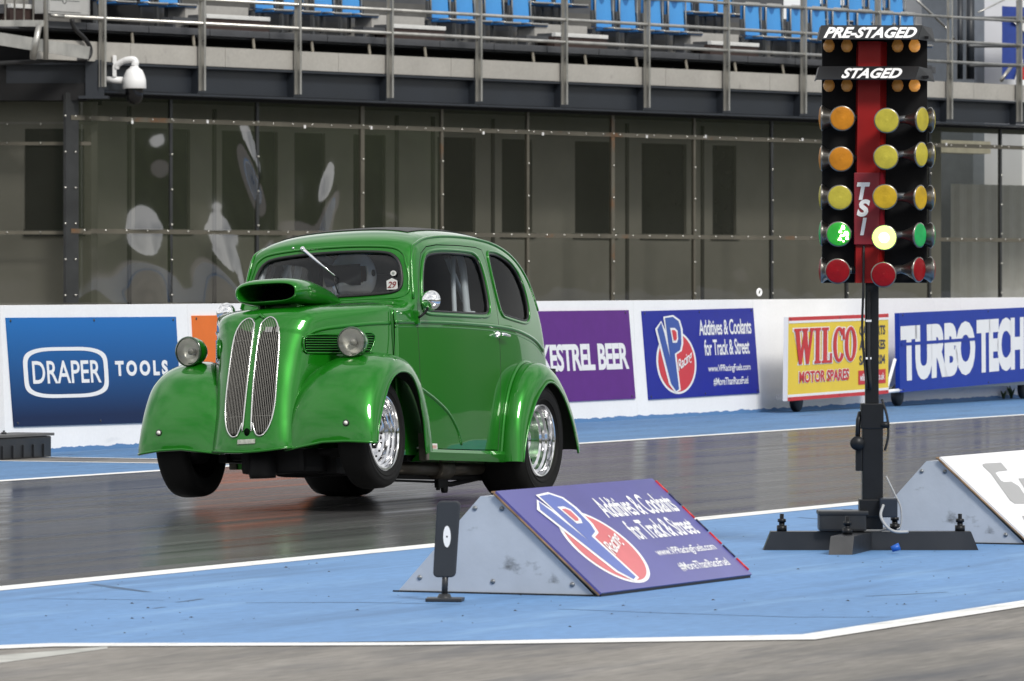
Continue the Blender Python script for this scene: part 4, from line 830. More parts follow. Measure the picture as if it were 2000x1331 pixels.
# ------------------------------------------------------------------ black marker paddle
g = on_ground(868, 1176); PS = F / g.y
e = empty('marker_paddle', (g.x, g.y, .003), R(-6), 'black rounded marker paddle with a white oval in front of the wedge', 'marker')
mb = MB(); mb.box((-.07, -.06, 0), (.075, .06, .014), bev=.004); mb.lathe([(.03, .014), (.022, .03), (.0, .03)], 14); mb.build('base_plate', M_dark, e)
mb = MB(); mb.tube([(0, 0, .01), (.004, 0, .12)], .0125, 10); mb.build('stem', M_dark, e)
poly = rect_round(-.046, .095, .046, .40, .02); poly = [(a * (1 + .12 * (b - .25)) + .06 * (b - .1), b) for a, b in poly]
mb = MB(); mb.prism(poly, (0, .012, 0), (1, 0, 0), (0, 0, 1), (0, -1, 0), .026); o = mb.build('paddle', mat('slate foam', (.020, .024, .030), .7, var=.15), e); md = o.modifiers.new('bevel', 'BEVEL'); md.width = .006; md.segments = 2
mb = MB(); mb.prism([(.012 + .015 * math.cos(t_), .258 + .043 * math.sin(t_)) for t_ in np.linspace(0, 6.283, 28)[:-1]], (0, -.0145, 0), (1, 0, 0), (0, 0, 1), (0, -1, 0), .002); mb.build('reflector', M_white, o)
mb = MB(); mb.lathe([(.004, 0), (0, .002)], 8, Matrix.Translation((.012, -.017, .258)) @ Matrix.Rotation(R(90), 4, 'X')); mb.build('screw', M_dark, o)
# ------------------------------------------------------------------ the car : smooth shells swept over side profiles
_arc = {}
def arc_table(n, asp):
    key = (round(n, 1), round(max(asp, .02), 2))
    if key not in _arc:
        n_, a_ = key; ph = np.linspace(0, math.pi / 2, 400); y = np.sin(ph) ** (2 / n_); d = 1 - np.cos(ph) ** (2 / n_)
        s = np.concatenate([[0], np.cumsum(np.hypot(np.diff(y), a_ * np.diff(d)))]); _arc[key] = (s / s[-1], y, d)
    return _arc[key]
def arc_at(q, n, asp):
    s, y, d = arc_table(n, asp); return float(np.interp(q, s, y)), float(np.interp(q, s, d))
class Shell:
    """side profile (x, z) swept across the car; towards the flank it is inset by r along its normal with a superelliptic corner n.
    ctrl rows: x, z, r_out, n_out [, y_in, r_in, n_in]; symmetric shells have no inner edge"""
    def __init__(s, ctrl, Yf, sub=8, yout=None):
        C = np.array(catmull(ctrl, sub)); d = np.concatenate([[0], np.cumsum(np.hypot(*np.diff(C[:, :2], axis=0).T))])
        s.L = d[-1]; s.d = d; s.C = C; s.Yf = Yf
        T = np.gradient(C[:, :2], d, axis=0); T /= np.linalg.norm(T, axis=1)[:, None]; s.Nn = np.stack([-T[:, 1], T[:, 0]], 1)     # inward for a profile running up the nose and back over the roof
    def row(s, t):
        c = [np.interp(t, s.d, s.C[:, i]) for i in range(s.C.shape[1])]; n = np.array([np.interp(t, s.d, s.Nn[:, i]) for i in (0, 1)]); n /= np.linalg.norm(n); return c, n
    def pt(s, t, q, off=0.0):
        """t metres along the profile, q -1..1 across"""
        c, n = s.row(t); r, ne = c[2], c[3]
        one = len(c) > 4
        if not one:
            y, d = arc_at(abs(q), ne, r / .5); p = np.array(c[:2]) + n * (r * d)
            Y = s.Yf(p[0], p[1]); return Vector((p[0] - n[0] * off, math.copysign(Y * y, q), p[1] - n[1] * off))
        yi, ri, ni = c[4:7]
        if q >= 0: y, d = arc_at(q, ne, r / .25); rr = r
        else: y, d = arc_at(-q, ni, abs(ri) / .25); rr = ri
        p = np.array(c[:2]) + n * (rr * d); yo = s.Yf(c[0], c[1]); ym = yi + (yo - yi) * .45
        Y = ym + (yo - ym) * y if q >= 0 else ym - (ym - yi) * y
        return Vector((p[0] - n[0] * off, Y, p[1] - n[1] * off))
def inside(P, poly):
    x, y = P; c = False; j = len(poly) - 1
    for i in range(len(poly)):
        (xi, yi), (xj, yj) = poly[i], poly[j]
        if (yi > y) != (yj > y) and x < (xj - xi) * (y - yi) / (yj - yi) + xi: c = not c
        j = i
    return c
def resample(poly, step, closed=True):
    out = []; k = len(poly)
    for i in range(k if closed else k - 1):
        a, b = np.array(poly[i]), np.array(poly[(i + 1) % k]); m = max(1, int(np.linalg.norm(b - a) / step + .5))
        out += [tuple(a + (b - a) * j / m) for j in range(m)]
    return out
def seg_dist(P, poly):
    A = np.array(poly); B = np.roll(A, -1, 0); p = np.array(P); d = B - A; t = np.clip(((p - A) * d).sum(1) / np.maximum((d * d).sum(1), 1e-12), 0, 1); return np.min(np.linalg.norm(A + d * t[:, None] - p, axis=1))
def fill(outline, holes, pts, fn, tol):
    """triangulate the outline minus the holes with the given inner points, lift by fn"""
    V = []; E = []
    for lp in [outline] + holes:
        o = len(V); V += [tuple(map(float, p)) for p in lp]; E += [(o + i, o + (i + 1) % len(lp)) for i in range(len(lp))]
    for p in pts:
        if inside(p, outline) and seg_dist(p, outline) > tol and all((not inside(p, h)) and seg_dist(p, h) > tol for h in holes): V.append(tuple(map(float, p)))
    vo, _, fo, _, _, _ = delaunay_2d_cdt([Vector(p) for p in V], E, [], 0, 1e-6)
    fs = []
    for f in fo:
        c = (sum(vo[i].x for i in f) / 3, sum(vo[i].y for i in f) / 3)
        if inside(c, outline) and not any(inside(c, h) for h in holes): fs.append(list(f))
    return [fn(p.x, p.y) for p in vo], fs
def grid_pts(x0, x1, z0, z1, st): return [(x, z) for x in np.arange(x0, x1, st) for z in np.arange(z0, z1, st)]
def finish(vs, fs, name, ms, parent, up=None, thick=0.0, weld=1e-4, smooth=True, sharp=None, sub=0):
    bm = bmesh.new(); bv = [bm.verts.new(v) for v in vs]
    for f in fs:
        try: bm.faces.new([bv[i] for i in f])
        except ValueError: pass
    bmesh.ops.remove_doubles(bm, verts=bm.verts, dist=weld)
    loose = [v for v in bm.verts if not v.link_faces]
    bmesh.ops.delete(bm, geom=loose, context='VERTS'); bmesh.ops.recalc_face_normals(bm, faces=bm.faces)
    if up is not None:
        s_ = sum(f.normal.dot(Vector(up)) * f.calc_area() for f in bm.faces)
        if s_ < 0: bmesh.ops.reverse_faces(bm, faces=bm.faces)
    for e_ in bm.edges:
        if len(e_.link_faces) == 1: e_.smooth = False
    me = bpy.data.meshes.new(name); bm.to_mesh(me); bm.free()
    for m in (ms if isinstance(ms, (list, tuple)) else [ms]): me.materials.append(m)
    for p in me.polygons: p.use_smooth = smooth
    if sharp: me.set_sharp_from_angle(angle=R(sharp))
    o = bpy.data.objects.new(name, me); COL.objects.link(o); o.parent = parent
    if thick:
        md = o.modifiers.new('thickness', 'SOLIDIFY'); md.thickness = thick; md.offset = -1; md.material_offset = 1; md.material_offset_rim = 1 if name in ('door', 'body') else 0; md.use_even_offset = False
    return o
def ribbon(sh, t0, t1, nt_, nq, q0=-1, q1=1, qs=None):
    qs = qs if qs is not None else np.linspace(q0, q1, nq + 1); ts = np.linspace(t0, t1, nt_ + 1); vs = [sh.pt(t, q) for t in ts for q in qs]; k = len(qs)
    return vs, [[i * k + j, i * k + j + 1, (i + 1) * k + j + 1, (i + 1) * k + j] for i in range(nt_) for j in range(k - 1)]
def mirror(vs): return [Vector((v[0], -v[1], v[2])) for v in vs]
# ---- materials
def car_paint(name, col):
    m = mat(name, col, 0.32, metal=0.28, spec=.08, var=0.03, scale=1.2, coat=1.0); b = m.node_tree.nodes['Principled BSDF']; b.inputs['Coat Roughness'].default_value = .02; b.inputs['Coat IOR'].default_value = 1.48; return m
M_grn = car_paint('metallic green paint', (0.0075, 0.158, 0.0060)); M_grn2 = M_grn
M_in = mat('dark lining', (0.055, 0.056, 0.055), .85, var=.2); M_rub = mat('window rubber', (.009, .009, .010), .45, var=.1); M_gap = mat('panel gap', (.002, .005, .0025), .9, spec=.05)
M_tyre = mat('tyre rubber', (.009, .009, .009), .65, var=.2, scale=8, rvar=.1, spec=.15); M_alu = mat('polished alloy', (.78, .78, .79), .10, metal=1.0, var=.05, scale=8)
M_chas = mat('black chassis', (.004, .004, .005), .6, var=.3, scale=8, spec=.25)
M_cage = mat('pale blue grey cage paint', (.42, .47, .50), .35, var=.05)
# ---- pose : heading down the strip towards the camera, nose lifted and the near side up as it launches
cyaw, cpit, crol, CS = R(22.6), R(2.3), R(3.3), 1.026
CM = Matrix.Rotation(-math.pi / 2 - cyaw, 3, 'Z') @ Matrix.Rotation(-cpit, 3, 'Y') @ Matrix.Rotation(crol, 3, 'X')
CO = Vector((-0.4474 * CS, 34.0113 * CS, EYE + CS * (0.33 - EYE)))
car = empty('vintage_car', (0, 0, 0), 0, 'green vintage drag racing car launching with its nose lifted', 'car')
car.matrix_basis = Matrix.Translation(CO) @ CM.to_4x4() @ Matrix.Scale(CS, 4)
# ---- widths
ipl = lambda xs, ys: (lambda v: float(np.interp(v, xs, ys)))
_px = ipl([-.75, -.6, -.45, -.3, -.1, .1, .4, .9, 1.15, 1.3, 1.45, 1.6, 1.75], [.83, .875, .915, .945, .975, .99, 1, 1, .985, .964, .942, .928, .915])
_bz = ipl([-.2, 0, .2, .4, .6, .66, .75, .9, 1.05, 1.15, 1.25], [.566, .578, .586, .588, .584, .581, .571, .548, .520, .498, .475])
def smooth_f(f, h): return lambda v: (f(v - 2 * h) + f(v - h) * 2 + f(v) * 3 + f(v + h) * 2 + f(v + 2 * h)) / 9
_px = smooth_f(_px, .05); _bz = smooth_f(_bz, .035)
Yc = lambda x, z: _px(x) * _bz(z)
_hx = smooth_f(ipl([1.5, 1.75, 1.9, 2.1, 2.25, 2.4, 2.5, 2.6], [.56, .525, .472, .372, .285, .228, .212, .208]), .05)
_hz = smooth_f(ipl([-.1, .0, .2, .4, .6, .8], [1.06, 1.05, 1.02, 1.0, .985, .97]), .05)
Yh = lambda x, z: _hx(x) * _hz(z) + .025 * math.exp(-((x - 2.36) / .15) ** 2) * min(1, max(0, (.44 - z) / .5)) ** 1.5
# ---- cabin
cab_ctrl = [(1.735, -.10, .02, 4), (1.735, .3, .02, 4), (1.735, .66, .03, 4), (1.722, .715, .045, 3.5), (1.67, .742, .06, 3.2), (1.56, .757, .075, 3.2), (1.475, .775, .065, 3.6), (1.447, .82, .058, 3.8), (1.42, .92, .056, 3.8), (1.395, 1.02, .066, 3.4), (1.365, 1.10, .09, 3),
            (1.30, 1.148, .105, 2.7), (1.18, 1.182, .107, 2.5), (1.0, 1.203, .106, 2.4), (.75, 1.215, .106, 2.4), (.45, 1.216, .107, 2.4), (.18, 1.204, .115, 2.4), (-.05, 1.168, .13, 2.4), (-.23, 1.106, .152, 2.4), (-.36, 1.02, .17, 2.4), (-.455, .90, .18, 2.4), (-.52, .76, .18, 2.5), (-.565, .60, .18, 2.5), (-.60, .40, .17, 2.6), (-.62, .2, .15, 2.8), (-.615, .0, .12, 3), (-.60, -.10, .10, 3)]
cab = Shell(cab_ctrl, Yc, 10)
def t_of(sh, x, z): i = int(np.argmin(np.hypot(sh.C[:, 0] - x, sh.C[:, 1] - z))); return sh.d[i]
# openings measured on the car (x forward from the rear axle, z up from it)
W_door = [(1.180, 1.018), (1.05, 1.034), (.86, 1.042), (.64, 1.043), (.555, 1.036), (.505, 1.005), (.480, .93), (.473, .83), (.478, .755), (.505, .722), (.59, .711), (.9, .706), (1.22, .703), (1.305, .705), (1.342, .715), (1.347, .745), (1.325, .83), (1.290, .915), (1.240, .985)]
W_quar = [(.322, 1.055), (.285, 1.064), (.20, 1.062), (.10, 1.045), (.0, 1.015), (-.08, .965), (-.135, .89), (-.160, .81), (-.155, .735), (-.125, .705), (-.06, .694), (.08, .702), (.22, .714), (.275, .728), (.305, .78), (.322, .88), (.327, .98)]
D_out = [(1.455, .64), (1.420, .74), (1.368, .86), (1.328, .95), (1.275, 1.028), (1.19, 1.070), (1.05, 1.086), (.75, 1.096), (.50, 1.097), (.41, 1.086), (.385, 1.03), (.365, .90), (.355, .74), (.358, .62), (.37, .40), (.395, .15), (.425, -.062), (.8, -.066), (1.3, -.066), (1.455, -.066), (1.455, .3)]
WS_px = None
def shrink(poly, d):
    A = np.array(poly); k = len(A); area = sum(A[i - 1][0] * A[i][1] - A[i][0] * A[i - 1][1] for i in range(k)); sg = 1 if area > 0 else -1; out = []
    for i in range(k):
        a, b, c = A[i - 1], A[i], A[(i + 1) % k]; e1 = (b - a) / max(np.linalg.norm(b - a), 1e-9); e2 = (c - b) / max(np.linalg.norm(c - b), 1e-9); n1 = np.array((-e1[1], e1[0])) * sg; n2 = np.array((-e2[1], e2[0])) * sg; n = n1 + n2; n /= max(np.dot(n, n) ** .5, .3); out.append(tuple(b + n * d))
    return out
W_door = catmull(W_door, 3, True); W_quar = catmull(W_quar, 3, True)
D_s = resample(D_out[:], .03)
side = lambda sg: (lambda x, z: Vector((x, sg * Yc(x, z), z)))
# windscreen in the (t, y/Y) chart of the ribbon
tb, tt_ = t_of(cab, 1.452, .80), t_of(cab, 1.386, 1.05)
WS = [(tb + (tt_ - tb) * a, b * 1.05) for a, b in ((.0, 0), (.0, .35), (.012, .58), (.05, .70), (.14, .765), (.32, .785), (.55, .780), (.75, .755), (.90, .695), (.965, .60), (1.0, .42), (1.02, .2), (1.025, 0))]
WS = WS + [(a, -b) for a, b in WS[-2:0:-1]]
WS = catmull(WS, 3, True)
def build_cabin():
    NT, NQ = 150, 26; ts = np.linspace(0, cab.L, NT + 1); qs = np.linspace(-1, 1, 2 * NQ + 1); vs, fs = [], []
    # ribbon chart : (t, .62 q) so that both directions are in metres
    K = .66; rect = [(t, -K) for t in ts] + [(cab.L, K * q) for q in qs[1:-1]] + [(t, K) for t in ts[::-1]] + [(0, K * q) for q in qs[1:-1][::-1]]
    hole = [(a, K * b) for a, b in WS]
    gp = [(t, K * q) for t in ts[1:-1] for q in qs[1:-1]]
    v, f = fill(rect, [hole], gp, lambda a, b: cab.pt(a, max(-1, min(1, b / K))), .006); vs += v; fs += f
    loop = [(cab.pt(t, 1).x, cab.pt(t, 1).z) for t in ts]
    ol = loop + [(x, -.10) for x in np.linspace(loop[-1][0], loop[0][0], 50)[1:-1]]
    for sg in (1, -1):
        v, f = fill(ol, [D_s, W_quar] , grid_pts(-.62, 1.74, -.1, 1.2, .032), side(sg), .012); o_ = len(vs); vs += v; fs += [[o_ + i for i in q] for q in f]
    return finish(vs, fs, 'body', [M_grn, M_in], car, (0, 0, 1), .012)
body = build_cabin()
for sg in (1, -1):
    v, f = fill(shrink(D_s, .0052), [W_door], grid_pts(.3, 1.55, -.1, 1.15, .032), side(sg), .010)
    door = finish(v, f, 'door', [M_grn, M_in], car, (0, sg, 0), .014)
    on3 = lambda x, z, d=0.0, sg=sg: Vector((x, sg * (Yc(x, z) + d), z))
    mb = MB(); mb.tube([on3(x, z, -.020) for x, z in D_s], .016, 8, closed=True); mb.build('door_jamb', M_gap, car)
    mb = MB(); mb.tube([on3(x, z, .001) for x, z in shrink(W_door, -.020)], .010, 6, closed=True); mb.build('window_frame', M_grn, door)
    mb = MB(); mb.tube([on3(x, z, -.004) for x, z in shrink(W_door, -.001)], .0075, 6, closed=True); mb.build('window_seal', M_rub, door)
    v, f = fill(shrink(W_door, -.004), [], grid_pts(.3, 1.5, .6, 1.15, .06), lambda x, z, sg=sg: Vector((x, sg * (Yc(x, z) - .012), z)), .02); finish(v, f, 'window_pane', glass('car side glass', (.93, .94, .94), refl=0.0, rough=.01, ior=1.10) if sg > 0 else bpy.data.materials['car side glass'], door)
    v, f = fill(shrink(W_quar, -.004), [], grid_pts(-.3, .4, .6, 1.15, .06), lambda x, z, sg=sg: Vector((x, sg * (Yc(x, z) - .012), z)), .02); finish(v, f, 'quarter_window', bpy.data.materials['car side glass'], car)
    mb = MB(); mb.tube([on3(x, z, .001) for x, z in shrink(W_quar, -.016)], .008, 6, closed=True); mb.build('window_frame', M_grn, car)
    mb = MB(); mb.tube([on3(x, z, -.003) for x, z in W_quar], .0065, 6, closed=True); mb.build('window_seal', M_rub, car)
    # belt mouldings, gutter, wing line pressed in the door
    bel = catmull([(1.72, .628), (1.52, .634), (1.1, .642), (.7, .645), (.38, .644), (.13, .635), (-.1, .608), (-.25, .578), (-.38, .53)], 6)
    mb = MB(); mb.tube([on3(x, z, -.004) for x, z in bel], .0135, 8); mb.tube([on3(x, z - .026, -.004) for x, z in bel], .006, 6); mb.build('belt_moulding', M_grn, car)
    gut = [cab.pt(t, sg * .93, .003) for t in np.linspace(t_of(cab, 1.47, .79), t_of(cab, -.50, .82), 70)]
    mb = MB(); mb.tube(gut, .0085, 6); mb.build('gutter', M_grn, car)
    arc = catmull([(1.50, .285), (1.40, .252), (1.27, .205), (1.12, .135), (1.01, .05), (.95, -.035)], 6)
    mb = MB(); mb.tube([on3(x, z, -.003) for x, z in arc], .011, 8); mb.build('wing_line', M_grn, door)
    # handle, mirror
    h0 = on3(.40, .598, .0); mb = MB(); mb.lathe([(.022, 0), (.020, .010), (.010, .016), (.010, .03)], 14, Matrix.Translation(h0) @ Matrix.Rotation(R(-90 * sg), 4, 'X')); mb.tube([h0 + Vector((.01, sg * .034, 0)), h0 + Vector((-.03, sg * .038, -.002)), h0 + Vector((-.105, sg * .034, -.006))], [.010, .011, .008], 8); mb.build('door_handle', M_chrome, door)
    mp_ = Vector((1.425, sg * .625, .752)); mb = MB(); hd = mb.lathe([(.0, .000), (.030, .003), (.050, .006), (.056, .003), (.057, -.004), (.052, -.022), (.038, -.036), (.018, -.044), (0, -.046)], 26, Matrix.Translation(mp_) @ Matrix.Rotation(R(0), 4, 'Z') @ Matrix.Rotation(R(-90), 4, 'Y')); mb.build('mirror', M_chrome, door)
    mb = MB(); mb.tube(catmull([tuple(mp_ + Vector((.03, 0, -.02))), tuple(mp_ + Vector((.03, -sg * .02, -.06))), tuple(mp_ + Vector((.05, -sg * .05, -.09))), (1.455, sg * (Yc(1.455, .67)), .665)], 5), .007, 8); mb.build('mirror_arm', M_chas, door)
    mb = MB(); mb.box((1.445, sg * .545 - .022, .62), (1.485, sg * .545 + .022, .70), bev=.008); mb.build('hinge', M_grn, door)
# windscreen glass, rubber, roof panel
M_ws = glass('windscreen glass', (.94, .95, .96), refl=.025, rough=.02, ior=1.2, haze=.015, hazecol=(.25, .28, .32))
K = .66
wsp = lambda off: [cab.pt(a, b, off) for a, b in WS]
v, f = fill([(a, K * b) for a, b in WS], [], [(t, K * q) for t in np.linspace(tb, tt_, 10) for q in np.linspace(-.75, .75, 26)], lambda a, b: cab.pt(a, b / K, -.010), .01); ws_o = finish(v, f, 'windscreen', M_ws, car)
mb = MB(); mb.tube(wsp(.0), .010, 6, closed=True); mb.build('windscreen_rubber', M_rub, car)
mb = MB(); mb.tube([cab.pt(tb + (a - tb) * 1.0 + (-.030 if a < tb + .3 * (tt_ - tb) else (.032 if a > tb + .7 * (tt_ - tb) else 0)), b * 1.085, .0) for a, b in WS], .008, 6, closed=True); mb.build('windscreen_surround', M_grn, car)
t0_, t1_ = t_of(cab, 1.17, 1.205), t_of(cab, .33, 1.238)
v, f = ribbon(cab, t0_, t1_, 20, 20, -.80, .80); mbv = []
for i, p in enumerate(v):
    t = t0_ + (t1_ - t0_) * (i // 21) / 20; q = -.74 + 1.48 * (i % 21) / 20; mbv.append(cab.pt(t, q, .005))
roofp = finish(mbv, f, 'roof_panel', [mat('black vinyl', (.016, .015, .015), .55, var=.1), M_rub], car, (0, 0, 1), .005)
mb = MB()
for sgn in (-1, 1):
    for k in range(12):
        t = t1_ + .03 + .022 * k; q0 = .60 * 1 - .012 * k
        a = [cab.pt(t + .008 * math.sin(k * 2.1 + j), sgn * (q0 + .018 * j), .0025) for j in range(4)]; b = [cab.pt(t + .012 + .006 * math.sin(k + j), sgn * (q0 + .018 * j), .0025) for j in range(4)]
        if k % 4 != 3 and sgn > 0: mb.add(a + b, [[j, j + 1, 5 + j, 4 + j] for j in range(3)])
mb.build('roof_lettering', mat('pale decal', (.45, .55, .45), .4), car)
# ---- bonnet and nose
nose_ctrl = [(2.555, -.085, .10, 2.4), (2.552, -.03, .11, 2.4), (2.535, .06, .12, 2.4), (2.505, .18, .13, 2.4), (2.468, .31, .13, 2.4), (2.425, .44, .13, 2.4), (2.385, .545, .12, 2.4), (2.352, .615, .11, 2.5), (2.312, .665, .10, 2.6), (2.25, .696, .09, 2.8), (2.12, .712, .075, 3.0), (1.95, .724, .065, 3.2), (1.85, .732, .06, 3.2), (1.742, .740, .058, 3.2)]
nose = Shell(nose_ctrl, Yh, 10)
NT, NQ = 110, 22; ts = np.linspace(0, nose.L, NT + 1); qs = np.linspace(-1, 1, 2 * NQ + 1)
vs, fs = ribbon(nose, 0, nose.L, NT, 2 * NQ)
loop = [(nose.pt(t, 1).x, nose.pt(t, 1).z) for t in ts]; ol = loop + resample([loop[-1], (1.742, .55), (1.742, .30), (1.742, -.085), loop[0]], .03, False)[1:]
for sg in (1, -1):
    v, f = fill(ol, [], grid_pts(1.75, 2.5, -.08, .7, .03), lambda x, z, sg=sg: Vector((x, sg * Yh(x, z), z)), .01); o_ = len(vs); vs += v; fs += [[o_ + i for i in q] for q in f]
vs = [Vector((p.x, p.y, p.z + .010 + .016 * min(1, (abs(p.y) / .21) ** 2) * min(1, max(0, (.08 - p.z) / .165)))) for p in vs]
bonnet = finish(vs, fs, 'bonnet', [M_grn, M_in], car, (0, 0, 1), .008)
hs3 = lambda x, z, sg, d=0.0: Vector((x, sg * (Yh(x, z) + d), z))
for sg in (1, -1):
    # crease along the bonnet side and louvre panel
    cre = catmull([(1.745, .622), (1.9, .615), (2.1, .598), (2.22, .580), (2.285, .555), (2.315, .515), (2.33, .46)], 6)
    mb = MB(); mb.tube([hs3(x, z, sg, -.007) for x, z in cre], [.014] * 20 + list(np.linspace(.014, .004, len(cre) - 20)), 8); mb.build('crease', M_grn, bonnet)
    lo = catmull([(2.315, .545), (2.27, .553), (1.95, .566), (1.895, .563), (1.875, .545), (1.885, .51), (1.915, .465), (1.95, .455), (2.27, .455), (2.315, .458), (2.33, .485), (2.33, .52)], 3, True)
    v, f = fill(lo, [], grid_pts(1.8, 2.4, .4, .6, .03), lambda x, z, sg=sg: hs3(x, z, sg, .003), .01); lp = finish(v, f, 'louvre_panel', M_gap, bonnet, (0, sg, 0))
    mb = MB(); mb.tube([hs3(x, z, sg, .003) for x, z in lo], .006, 6, closed=True); mb.build('louvre_frame', M_grn, bonnet)
    mb = MB()
    for k in range(7):
        z = .472 + .0135 * k; xs = [x for x in np.linspace(1.87, 2.335, 30) if inside((x, z), lo)]
        if len(xs) > 2: mb.tube([hs3(x, z, sg, .005) for x in xs], .0035, 5)
    mb.build('louvre_slat', M_grn, bonnet)
# ---- kidney grille on the nose
def kidney(sg):
    K_ = catmull([(.025, .048), (.018, .30), (.018, .585), (.028, .632), (.060, .655), (.098, .640), (.126, .590), (.138, .52), (.142, .42), (.146, .30), (.147, .20), (.140, .12), (.122, .055), (.095, .018), (.072, .012), (.055, .022), (.042, .05), (.030, .085)], 4, True)
    return [(sg * a, b) for a, b in K_]
tz_ = lambda z: float(np.interp(z, nose.C[:90, 1], nose.d[:90]))
def nose_on(y, z, off=0.0):
    t = tz_(z); c, n = nose.row(t); r, ne = c[2], c[3]
    Y = Yh(c[0] - .05, z); yy = min(abs(y) / Y, .999); d = 1 - (1 - yy ** ne) ** (1 / ne)
    return Vector((c[0] + n[0] * (r * d - off), y, c[1] + n[1] * (r * d - off)))
M_grb = mat('grille dark', (.003, .003, .003), .9, spec=.1)
for sg in (1, -1):
    kp = kidney(sg); gr = empty('grille', (0, 0, 0)); gr.parent = car
    v, f = fill(kp, [], grid_pts(-.2, .2, 0, .7, .02), lambda y, z: nose_on(y, z, .004), .006); finish(v, f, 'mesh_back', M_grb, gr, (1, 0, 0))
    mb = MB(); mb.tube([nose_on(y, z, .008) for y, z in kp], .0042, 8, closed=True); mb.build('grille_rim', mat('bright grille rim', (.68, .68, .66), .15, metal=.9, var=.02) if sg > 0 else bpy.data.materials['bright grille rim'], gr)
    mb = MB()
    for k in range(14):
        y = sg * (.018 + .0100 * k); zs = [z for z in np.linspace(.0, .66, 60) if inside((y * (1 + .10 * (z - .3)), z), kp)]
        if len(zs) > 3: mb.tube([nose_on(y * (1 + .10 * (z - .3)), z, .008) for z in zs], .0019, 5)
    for z in (.12, .535): 
        ys = [y for y in np.linspace(-.16, .16, 60) if inside((y, z), kp)]; mb.tube([nose_on(y, z, .006) for y in ys], .0018, 4)
    mb.build('grille_bars', mat('grille bar metal', (.20, .195, .18), .45, metal=.7, var=.1) if sg > 0 else bpy.data.materials['grille bar metal'], gr)
    mb = MB()
    ws_ = ((.052, .094), (.115, .133)) if sg > 0 else ((.018, .03),)
    for a, b in ws_:
        for k in range(3): 
            c_ = a + (b - a) * (k + .1) / 3; mb.add([nose_on(sg * c_, .572, .012), nose_on(sg * (c_ + (b - a) * .27), .572, .012), nose_on(sg * (c_ + (b - a) * .27), .600, .012), nose_on(sg * c_, .600, .012)], [[0, 1, 2, 3]])
    mb.build('grille_badge', mat('worn badge', (.28, .28, .27), .5) if sg > 0 else bpy.data.materials['worn badge'], gr)
mb = MB(); c = nose_on(0, .035, .003); mb.lathe([(.016, 0), (.016, .004), (0, .005)], 16, Matrix.Translation(c) @ Matrix.Rotation(R(90), 4, 'Y') @ Matrix.Scale(1.35, 4, (1, 0, 0))); mb.build('crank_hole', M_gap, bonnet)
mb = MB(); q_ = [nose_on(a, b, .004) for a, b in ((-.052, -.028), (.052, -.028), (.052, -.004), (-.052, -.004))]; mb.add(q_ + [p + Vector((.006, 0, 0)) for p in q_], [[4, 5, 6, 7], [0, 1, 5, 4], [1, 2, 6, 5], [2, 3, 7, 6], [3, 0, 4, 7]]); mb.build('nameplate', mat('dull nameplate', (.42, .44, .38), .35, metal=.5, var=.3, scale=60), bonnet)
mb = MB(); P_ = [nose.pt(.004, q) for q in np.linspace(-.98, .98, 30)]; P_ = [p + Vector((0, 0, .010 + .016 * min(1, (abs(p.y) / .21) ** 2))) for p in P_]; mb.tube(P_, .009, 6); mb.build('lower_lip', M_grn, bonnet)
# bonnet seam, rivet line and hinge line at the scuttle
mb = MB(); mb.tube([nose.pt(nose.L - .002, q, .0) + Vector((-.006, 0, 0)) for q in np.linspace(-1, 1, 40)], .0035, 5); mb.build('bonnet_gap', M_gap, car)
for sg in (1, -1):
    mb = MB(); mb.tube([Vector((x, sg * (max(Yc(x, z), Yh(x, z)) + .0005), z)) for x, z in [(1.735, .69), (1.738, .62), (1.745, .55), (1.78, .40), (1.80, .30)]], .003, 5); mb.build('bonnet_gap', M_gap, car)
mb = MB(); mb.tube([nose.pt(t, 0, .0) for t in np.linspace(t_of(nose, 2.30, .67), nose.L, 30)], .007, 6); mb.tube(catmull([(2.335, -.03, .655), (2.325, -.012, .668), (2.32, .0, .674), (2.325, .012, .668), (2.335, .03, .655)], 4), .010, 6); mb.build('centre_hinge', M_grn, bonnet)
mb = MB(); mb.tube([cab.pt(t_of(cab, 1.56, .757) + .03 * math.cos(1.5 * q), q, .0) for q in np.linspace(-.8, .8, 40)], .004, 5); mb.build('scuttle_seam', M_grn, car)
# ---- wings : x, z, outer inset, n, inner y, inner inset, n
fw_ctrl = [(2.492, -.040, .075, 2.3, .17, .03, 2.2), (2.490, .02, .085, 2.3, .17, .05, 2.2), (2.478, .10, .105, 2.3, .17, .07, 2.2), (2.448, .19, .125, 2.3, .17, .10, 2.2), (2.395, .285, .135, 2.3, .18, .13, 2.2), (2.312, .37, .13, 2.3, .20, .16, 2.2), (2.20, .428, .122, 2.3, .24, .18, 2.2), (2.08, .452, .115, 2.3, .29, .20, 2.2), (1.95, .450, .115, 2.3, .34, .18, 2.2),
           (1.84, .418, .118, 2.4, .42, .10, 2.2), (1.745, .358, .125, 2.4, .50, .02, 2.2), (1.675, .285, .13, 2.5, .555, -.05, 2.1), (1.62, .20, .135, 2.6, .572, -.09, 2.1), (1.575, .10, .14, 2.8, .576, -.125, 2.1), (1.545, .0, .15, 3, .576, -.15, 2.1), (1.53, -.075, .15, 3, .574, -.165, 2.1)]
_fo = smooth_f(ipl([1.4, 1.55, 1.7, 1.85, 2.0, 2.3, 2.5], [.655, .675, .690, .700, .705, .709, .709]), .04)
fw = Shell(fw_ctrl, lambda x, z: _fo(x), 8)
